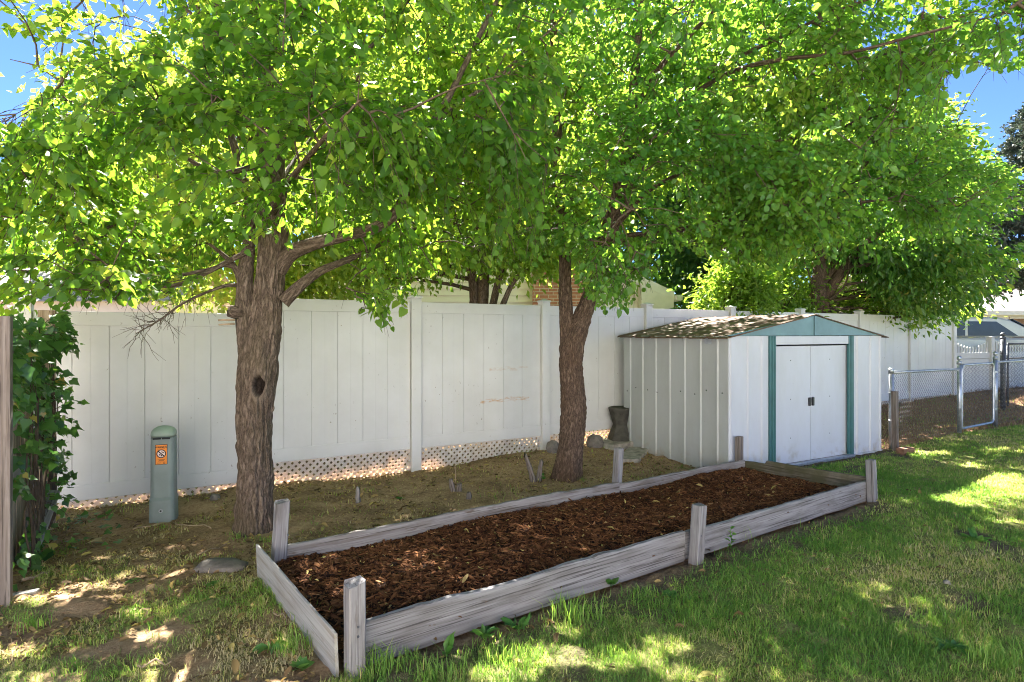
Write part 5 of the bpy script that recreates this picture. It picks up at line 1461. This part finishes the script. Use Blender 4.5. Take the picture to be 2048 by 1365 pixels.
# ---- spruce at the right edge ----
rs = np.random.default_rng(404); SX, SY = at(2085, 0, 14.0)[0], 14.0
spr = empty('spruce_tree', (SX, SY, .2), 'grey-green spruce with drooping branches at the right edge', 'tree')
q = np.linspace(0, 1, 12); v, f, g = bark_tube(np.c_[np.full(12, SX), np.full(12, SY), .1 + 7.4 * q, .17 * (1 - q) + .015], 18, .08, .02, 9)
link_mesh('trunk', v, [f], M['bark_pear'], spr, True, {'gco': g})
ch, NP, NA = [], [], []
for z in np.arange(2.85, 7.2, .22):
    for k in range(8):
        az = rs.uniform(0, 2 * math.pi); L = (2.35 * (1 - (z - 1.2) / 6.6) ** .8) * rs.uniform(.7, 1.1)
        t = np.linspace(0, 1, 9)[:, None]; d = np.array([math.cos(az), math.sin(az), 0])
        pts = np.array([SX, SY, z]) + d * L * t + np.array([0, 0, 1.0]) * L * (.12 * t - .50 * t * t + .18 * t ** 3)
        ch.append((pts, np.linspace(.022, .004, 9)))
        for j in range(int(26 * L)):
            s = rs.uniform(.15, 1); i = min(int(s * 8), 7); p0 = pts[i] + (pts[i + 1] - pts[i]) * (s * 8 - i)
            dd = unit(d * .6 + rs.normal(0, .5, 3) + np.array([0, 0, -.55])); l2 = rs.uniform(.12, .34)
            ch.append((np.array([p0, p0 + dd * l2 * .5, p0 + dd * l2 + np.array([0, 0, -.04])]), np.array([.005, .004, .002])))
            n_ = 20; u = rs.random(n_); NP.append(p0 + dd * (l2 * u)[:, None] + rs.normal(0, .008, (n_, 3))); NA.append(unit(dd * .6 + rs.normal(0, .6, (n_, 3))))
NP, NA = np.concatenate(NP), np.concatenate(NA)
px, py = CX + F * NP[:, 0] / NP[:, 1], HY - F * (NP[:, 2] - H) / NP[:, 1]
lv, lf, k = leaves_mesh(NP, NA, rs.normal(0, 1, NP.shape), rs.uniform(.045, .085, len(NP)), 'bg')
bv, bf, _ = thin_tubes(ch, 4)
link_mesh('crown', np.concatenate([bv, lv]), [np.concatenate([bf, lf + len(bv)])], [M['twig'], M['needle']], spr, False,
          {'tint': np.concatenate([np.zeros(len(bv)), np.repeat(rs.beta(2, 2, len(NP)), k)])}, np.r_[np.zeros(len(bf)), np.ones(len(lf))])

# ------------------------------------------------------------------ ivy on the wooden fence
ri = np.random.default_rng(505)
ivy = empty('ivy', (-3.75, 4.75, 0), 'dark green ivy climbing over the old wooden fence and its post at left', 'climbing plant')
P_, A_, N_, ch = [], [], [], []
n_iv = 0
while n_iv < 860:
    s = ri.uniform(.12, 1.02) * Lw; z = ri.uniform(0.02, 1.72)
    dens = float(fbm(s * 2.4, z * 2.2, 0, 81)); edge = (.5 if z > .55 else .32)
    if dens < .43 + (0 if .55 < z < 1.6 else .10): continue
    q = WA + wd_ * s + wn_ * (ri.uniform(-.05, .06) + .04 * float(vnoise(s * 5, z * 5, 0, 83)))
    if s > Lw * .88 and (z > 1.30 or ri.random() < .78): continue
    if s > Lw - .1: q = q + wn_ * ri.uniform(0, .04)
    P_.append([*q, z]); n_iv += 1
    A_.append(unit(wn3 * .45 + np.array([0, 0, -.75]) + ri.normal(0, .38, 3))); N_.append(unit(wn3 * .7 + np.array([.1, -.45, .55]) + ri.normal(0, .35, 3)))
for k in range(56):                                   # trailing shoots off the post and over the top
    s = ri.uniform(.55, 1.06) * Lw; z = ri.choice([ri.uniform(.3, 1.3), ri.uniform(1.45, 1.75)]); q = np.array([*(WA + wd_ * s + wn_ * .08), z])
    d = unit(wn3 * 1.0 + ri.normal(0, .45, 3) + np.array([0, 0, .15])); L = ri.uniform(.06, .17); t = np.linspace(0, 1, 7)[:, None]
    pts = q + d * L * t + np.array([0, 0, -1]) * L * .5 * t * t; ch.append((pts, np.linspace(.003, .0012, 7)))
    for j in (2, 3, 4, 5, 6):
        P_.append(pts[j] + ri.normal(0, .01, 3)); A_.append(unit(d * .6 + np.array([0, 0, -.6]) + ri.normal(0, .4, 3))); N_.append(unit(np.array([0, -.35, .8]) + ri.normal(0, .4, 3)))
for k in range(60):                                   # ground runners at the foot
    q = WB_ + wn_ * ri.uniform(-.05, .55) + wd_ * ri.uniform(-1.1, .1); P_.append([*q, float(gz(*q)) + .03 + ri.random() * .04]); A_.append(unit(np.array([*ri.normal(0, 1, 2), .1]))); N_.append(unit(np.array([0, -.3, 1]) + ri.normal(0, .3, 3)))
for k in range(26):                                   # climbing stems
    s = ri.uniform(.3, 1.04) * Lw; t = np.linspace(0, 1, 16); zz = t * ri.uniform(.8, 1.65)
    pts = np.array([[*(WA + wd_ * (s + .08 * math.sin(a * 7 + k)) + wn_ * (.055 + .01 * math.sin(a * 11))), b] for a, b in zip(t, zz)]); ch.append((pts, np.linspace(.008, .003, 16)))
P_, A_, N_ = np.array(P_), np.array(A_), np.array(N_)
lv, lf, k = leaves_mesh(P_, A_, N_, (.057 * ri.lognormal(0, .34, len(P_))).clip(.028, .12), 'ivy')
tt = np.clip(ri.beta(2, 2.6, len(P_)) * .8 + .5 * (ri.random(len(P_)) < .05), 0, 1)
link_mesh('leaves', lv, [lf], M['leaf_ivy'], ivy, True, {'tint': np.repeat(tt, k)})
v, f, g = thin_tubes(ch, 5); link_mesh('stems', v, [f], M['twig'], ivy, True)

# ------------------------------------------------------------------ grass
rg = np.random.default_rng(606)
def blades(x, y, hgt, wid, tint, lean=.9, cell=.075):
    """bent blades fanning out of little clumps"""
    n = len(x); z = gz(x, y) - .006
    ix, iy = np.floor(x / cell), np.floor(y / cell)
    ccx, ccy = (ix + _h(ix, iy, 0, 3)) * cell, (iy + _h(ix, iy, 0, 8)) * cell
    az = np.arctan2(y - ccy, x - ccx) + rg.normal(0, 1.0, n)
    ln_ = np.abs(rg.normal(0, lean, n)).clip(0, 2.2)
    el0 = (math.pi / 2 - ln_ * .45); el1 = el0 - rg.uniform(.2, 1.1, n)
    d = np.stack([np.cos(az), np.sin(az), np.zeros(n)], 1); s = np.stack([-np.sin(az), np.cos(az), np.zeros(n)], 1)
    tw = rg.normal(0, .9, n)[:, None]; s = unit(s * np.cos(tw) + d * np.sin(tw))
    b = np.stack([x, y, z], 1); L = hgt[:, None]; w1 = wid[:, None]
    m1 = b + (d * np.cos(el0)[:, None] + up3 * np.sin(el0)[:, None]) * L * .55
    tp = m1 + (d * np.cos(el1)[:, None] + up3 * np.sin(el1)[:, None]) * L * .5
    V = np.stack([b - s * w1, b + s * w1, m1 - s * w1 * .8, m1 + s * w1 * .8, tp], 1).reshape(-1, 3)
    o = np.arange(n)[:, None] * 5
    return V, o + np.array([0, 1, 3, 2]), o + np.array([2, 3, 4]), np.repeat(tint, 5)
N = 900000
Yc = 2.15 + (14 - 2.15) * rg.random(N) ** 2.0; Xc = rg.uniform(-1.02, 1.0, N) * (.95 * Yc + .9)
Xc += 0
gd = grassiness(Xc, Yc)
# area of the sampling law -> thin out towards a target density
pdf = 1 / (2 * np.sqrt(((Yc - 2.15) / 11.85).clip(1e-4, 1)) * 11.85) / (2 * (.95 * Yc + .9)) * N
targ = 13000 * np.clip(3.2 / Yc, .12, 1.0) ** 1.5
keep = rg.random(N) < np.clip(targ / pdf, 0, 1) * gd
Xc, Yc = Xc[keep], Yc[keep]; gd = gd[keep]
cn = fbm(Xc * 2.0, Yc * 2.0, 0, 55, 4); cn2 = fbm(Xc * .7, Yc * .7, 0, 57, 2)
far = np.clip(Yc / 3.2, 1, 4)
u, v = bedco(Xc, Yc)
leftz = ((u < 0) & (v > -1.2)) | ((v > BEDW))
hg = .021 + .036 * cn + rg.normal(0, .010, len(Xc)); hg *= np.where(leftz, .95, 1.0) * np.where((np.abs(v) < .14) & (u > 0) & (u < BEDL), 1.5, 1) * np.where((u < 0) & (u > -.22) & (v > -.1) & (v < BEDW), 1.35, 1)
hg = hg.clip(.018, .14)
tn = np.clip(.40 + rg.normal(0, .18, len(Xc)) + (cn - .5) * -1.1 + (cn2 - .5) * .6 + (_h(np.floor(Xc / .075), np.floor(Yc / .075), 0, 5) - .5) * .30 + np.where(leftz, .20, 0) + .25 * (rg.random(len(Xc)) < .10), 0, 1)
V, q4, q3, t5 = blades(Xc, Yc, hg, 0.0017 * far ** .85 * rg.uniform(.7, 1.4, len(Xc)), tn)
# longer tufts
TU = [(470, 1078, .10, .07, 40), (540, 1085, .08, .07, 40), (1160, 962, .10, .06, 40), (505, 1082, .12, .05, 40), (330, 1056, .10, .06, 30), (1150, 1235, .13, .16, 170), (1480, 1075, .07, .12, 60), (1000, 1320, .1, .09, 90), (620, 1235, .12, .12, 120), (590, 1300, .12, .12, 110), (760, 1345, .12, .14, 130), (560, 1190, .08, .1, 70), (1290, 1190, .1, .07, 60), (1770, 985, .10, .07, 90),
      (1600, 1010, .25, .07, 160), (1930, 1100, .2, .1, 120), (60, 1255, .1, .1, 80), (1900, 1240, .2, .1, 120), (2000, 1330, .2, .12, 140), (1300, 1330, .2, .09, 120), (880, 1350, .14, .1, 100)]
for px, py, r, h_, n in TU:
    g = gpt(px, py); x, y = g[0] + rg.normal(0, r * .55, n), g[1] + rg.normal(0, r * .4, n)
    Vt, a4, a3, tt = blades(x, y, h_ * rg.uniform(.5, 1.15, n), np.full(n, .0024), np.clip(rg.normal(.34, .12, n), 0, 1), .5)
    q4 = np.concatenate([q4, a4 + len(V)]); q3 = np.concatenate([q3, a3 + len(V)]); V = np.concatenate([V, Vt]); t5 = np.concatenate([t5, tt])
print('grass blades', len(q3))
tag(link_mesh('grass', V, [q4, q3], M['grass'], None, True, {'tint': t5}), 'short patchy lawn grass with dry straw-coloured blades', 'grass', kind='stuff')

# dry straw and litter beyond the chain-link fence
n = 26000; x, y = rg.uniform(5.2, 16, n), rg.uniform(8.4, 15.5, n); k = (dryness(x, y) > .5); x, y = x[k], y[k]
V, q4, q3, t5 = blades(x, y, rg.uniform(.03, .13, len(x)), np.full(len(x), .005), np.clip(rg.normal(.45, .25, len(x)), 0, 1), 1.6)
tag(link_mesh('dry_grass', V, [q4, q3], M['straw'], None, True, {'tint': t5}), 'dead straw-coloured grass beyond the chain-link fence', 'dry grass', kind='stuff')

# fallen leaves and bits scattered on the soil
n = 46000; Yl = 2.3 + 8.5 * rg.random(n) ** 1.1; Xl = rg.uniform(-1, .95, n) * (.9 * Yl + .4)
u, v = bedco(Xl, Yl); back = ((v > BEDW + .05) | (u < -.15)); inb = (u > .05) & (u < BEDL - .05) & (v > .06) & (v < BEDW - .06)
lk = back | (inb & (rg.random(n) < .004)) | (rg.random(n) < .09)
sx_, sy_ = (Xl - 2.57) * .879 + (Yl - 7.06) * .4775, -(Xl - 2.57) * .4775 + (Yl - 7.06) * .879
lk &= ~((sx_ > -.05) & (sy_ > -.05) & (sx_ < 3.2))
lk &= (fbm(Xl * 1.6, Yl * 1.6, 0, 66) > .36)
Xl, Yl, inb, u, v = Xl[lk], Yl[lk], inb[lk], u[lk], v[lk]
zl = np.where(inb, mulch_z(u, v) + .012, gz(Xl, Yl) + .012); nl = len(Xl)
lv, lf, k = leaves_mesh(np.stack([Xl, Yl, zl], 1), np.stack([rg.normal(0, 1, nl), rg.normal(0, 1, nl), rg.normal(.1, .25, nl)], 1), unit(np.array([0, 0, 1]) + rg.normal(0, .35, (nl, 3))),
                        (.024 * rg.lognormal(0, .5, nl)).clip(.009, .08), 'oblong')
lt_ = np.where(inb, rg.uniform(.7, .95, nl), rg.beta(1.7, 1.9, nl))
tag(link_mesh('fallen_leaves', lv, [lf], M['litter'], None, True, {'tint': np.repeat(lt_, k)}), 'dry fallen leaves and scraps scattered over the soil', 'leaf litter', kind='stuff')

# ------------------------------------------------------------------ weeds
def weed(name, px, py, label, nleaf, L, rise, kind='oblong', tint0=.5, cat='weed', stemmy=0.0, wide=1.0):
    g = gpt(px, py); L = L * .78; r = np.random.default_rng(int(px * 7 + py)); root = empty(name, g, label, cat)
    az = np.arange(nleaf) * 2.4 + r.random() * 6; el = rise * r.uniform(.5, 1.4, nleaf)
    A = np.stack([np.cos(az) * np.cos(el), np.sin(az) * np.cos(el), np.sin(el)], 1)
    zb = (np.arange(nleaf) / nleaf) * stemmy
    P = g + np.stack([np.zeros(nleaf), np.zeros(nleaf), zb + .004], 1) + A * .01
    Nn = unit(np.array([0, 0, 1.0]) - A * .3 + r.normal(0, .25, (nleaf, 3)))
    lv, lf, k = leaves_mesh(P, A, Nn, L * r.uniform(.6, 1.15, nleaf), kind)
    if wide != 1.0: pass
    link_mesh('leaves', lv, [lf], M['leaf_weed'], root, True, {'tint': np.repeat(np.clip(r.normal(tint0, .18, nleaf), 0, 1), k)})
    ch = [(g + np.array([0, 0, 1.0]) * np.linspace(-.01, max(stemmy, .02), 5)[:, None] + r.normal(0, .004, (5, 3)), np.linspace(.004, .002, 5))]
    v, f, _ = thin_tubes(ch, 5); link_mesh('stem', v, [f], M['leaf_weed'], root, True, {'tint': np.full(len(v), .5)})
    return root
weed('broadleaf_weed', 1222, 1172, 'broad-leaved weed growing tight against the front board between its two lengths', 7, .10, .75, 'linden', .45)
weed('broadleaf_weed', 970, 1280, 'lobed weed with upright leaves under the front board near the tall tuft', 9, .12, .8, 'oblong', .4)
weed('broadleaf_weed', 1035, 1262, 'dandelion-like weed with spreading leaves left of the tall grass tuft', 10, .12, .6, 'oblong', .45)
weed('broadleaf_weed', 895, 1315, 'single upright dock leaf weed in front of the front board', 5, .13, 1.0, 'oblong', .5)
weed('broadleaf_weed', 1340, 1195, 'small round-leaved weed in the bare soil by the middle post', 8, .06, .5, 'pear', .45)
weed('broadleaf_weed', 1462, 1100, 'spindly weed leaning against the board right of the middle post', 12, .05, .4, 'pear', .5, stemmy=.16)
weed('broadleaf_weed', 600, 1340, 'leafy green weed beside the outer face of the pale end board', 10, .08, .55, 'linden', .6)
weed('broadleaf_weed', 540, 1300, 'flat weed in the bare patch left of the pale end board', 8, .10, .35, 'oblong', .55)
weed('broadleaf_weed', 265, 1165, 'pale green flat weed on the sunlit dry soil at left', 7, .07, .25, 'linden', .8)
weed('broadleaf_weed', 425, 1172, 'little weed just in front of the half-buried flat stone', 8, .06, .4, 'linden', .6)
weed('broadleaf_weed', 1085, 962, 'fresh green weed at the foot of the pear trunk behind the back board', 12, .06, .5, 'pear', .55, stemmy=.06)
weed('broadleaf_weed', 1950, 1085, 'clump of broad lawn weed out on the right of the grass', 14, .14, .6, 'oblong', .6)
weed('broadleaf_weed', 1900, 1300, 'low broad weed in the lower right of the lawn', 9, .11, .5, 'oblong', .5)
weed('tall_weed', 1459, 928, 'tall thin weed standing at the near corner of the shed', 22, .055, .3, 'pear', .3, stemmy=.42)
weed('mat_weed', 800, 1000, 'ivy seedling with a few leaves at the foot of the lattice', 8, .06, .4, 'linden', .4)

# ------------------------------------------------------------------ stones, stumps and sticks
p = gpt(437, 1142); rock('flat_stone', (p[0], p[1] + .04, p[2] + .01), (.34, .22, .085), 3, 'stone', 'flat brown stone half buried in the grass beside the linden trunk')
p = gpt(1106, 905); rock('rounded_stone', (p[0], p[1], p[2] + .05), (.17, .15, .22), 5, 'stone', 'dark rounded stone against the lattice, left of the pear trunk')
p = gpt(1188, 893); rock('soil_clod', (p[0] + .02, p[1], p[2] + .05), (.24, .2, .24), 8, 'stone', 'brown clod right behind the pear trunk', 'clod')
p = gpt(430, 1000); rock('small_stone', (p[0], p[1], p[2] + .02), (.10, .08, .08), 9, 'stone', 'small grey stone at the lattice behind the linden trunk')
p = gpt(1893, 1171); rock('white_pebble', (p[0], p[1], p[2] + .015), (.045, .04, .035), 12, 'paleslab', 'tiny white pebble lying in the lawn at right')
def stump(px, py, h, r, label, lean, seed, mat='cutwood', forks=1):
    g = gpt(px, py); m = MB(); q = np.random.default_rng(seed)
    for k in range(forks):
        n = 9; ks = 7; V, G = [], []
        off = np.array([(k - (forks - 1) / 2) * r * 1.8, 0, 0]); hh = h * (1 - .25 * k)
        for i in range(ks):
            t = i / (ks - 1)
            for j in range(n):
                a = 2 * math.pi * j / n
                rr_ = r * (1.15 - .45 * t) * (.75 + .5 * q.random()); zz = hh * t * (1 if i < ks - 1 else .75 + .35 * q.random()) - .05 * (i == 0)
                V.append(g + off + np.array([math.cos(a) * rr_ + lean[0] * t * (1 if k == 0 else -.4), math.sin(a) * rr_ + lean[1] * t, zz])); G.append((zz, math.cos(a) * r, math.sin(a) * r))
        fs = [(i * n + j, i * n + (j + 1) % n, (i + 1) * n + (j + 1) % n, (i + 1) * n + j) for i in range(ks - 1) for j in range(n)] + [tuple((ks - 1) * n + j for j in range(n))]
        m.add(V, fs, G)
    return tag(m.build('broken_stump', M[mat], None, smooth_=True, loc=g), label, 'stump', 'broken stumps behind the raised bed')
stump(716, 1005, .155, .024, 'pale split stump of a small shrub, leftmost of those behind the bed', (0, 0), 1, 'wood_warm')
stump(912, 985, .14, .03, 'grey splintered stump with a thin stick standing above it', (-.03, 0), 2, 'wood_brown', 2)
stump(938, 998, .07, .028, 'short stubby stump just right of the splintered one', (0, 0), 3, 'wood_brown')
stump(1072, 962, .30, .030, 'tall forked dead stump leaning left beside the pear trunk', (-.09, 0), 4, 'wood_brown', 2)
def stick(pts, r, label, mat='twig'):
    pts = np.asarray(pts, float); return tag(MB().tube(pts, np.linspace(r, r * .6, len(pts)), 7).build('stick', M[mat], None, smooth_=True, loc=pts[0]), label, 'stick')
g = gpt(911, 965); stick([g, g + np.array([.0, 0, .1]), g + np.array([-.008, 0, .2])], .006, 'thin upright tan stick in the soil in front of the lattice', 'cutwood')
def lie(px0, py0, px1, py1, r, label, mat='cutwood'):
    a, b = gpt(px0, py0), gpt(px1, py1); t = np.linspace(0, 1, 7)[:, None]
    q = a + (b - a) * t + np.array([0, 0, .015]) + np.random.default_rng(int(px0)).normal(0, .008, (7, 3)); return stick(q, r, label, mat)
lie(265, 1062, 345, 1050, .006, 'thin fallen stick lying left of the utility pedestal foot')
lie(345, 1050, 420, 1058, .006, 'thin fallen stick lying right of the utility pedestal foot')
lie(395, 1115, 470, 1085, .004, 'fine pale stick in the grass in front of the linden trunk')
lie(275, 1342, 340, 1330, .006, 'pale curved stick on the bare soil at the bottom left')
lie(45, 1165, 95, 1150, .012, 'brown stick on the soil at the foot of the ivy')
lie(545, 1230, 605, 1255, .004, 'thin straw-coloured stick leading to the pale end board')
m = MB(); p = gpt(45, 1192)
tag(MB().box(p + up3 * .012, (.16, .05, .018), [unit(np.array([1, .3, .1])), unit(np.array([-.3, 1, 0])), up3]).build('wood_scrap', M['ply'], None, bevel=.003, loc=p), 'pale scrap of wood on the sunlit soil beside the near fence post', 'wood scrap')
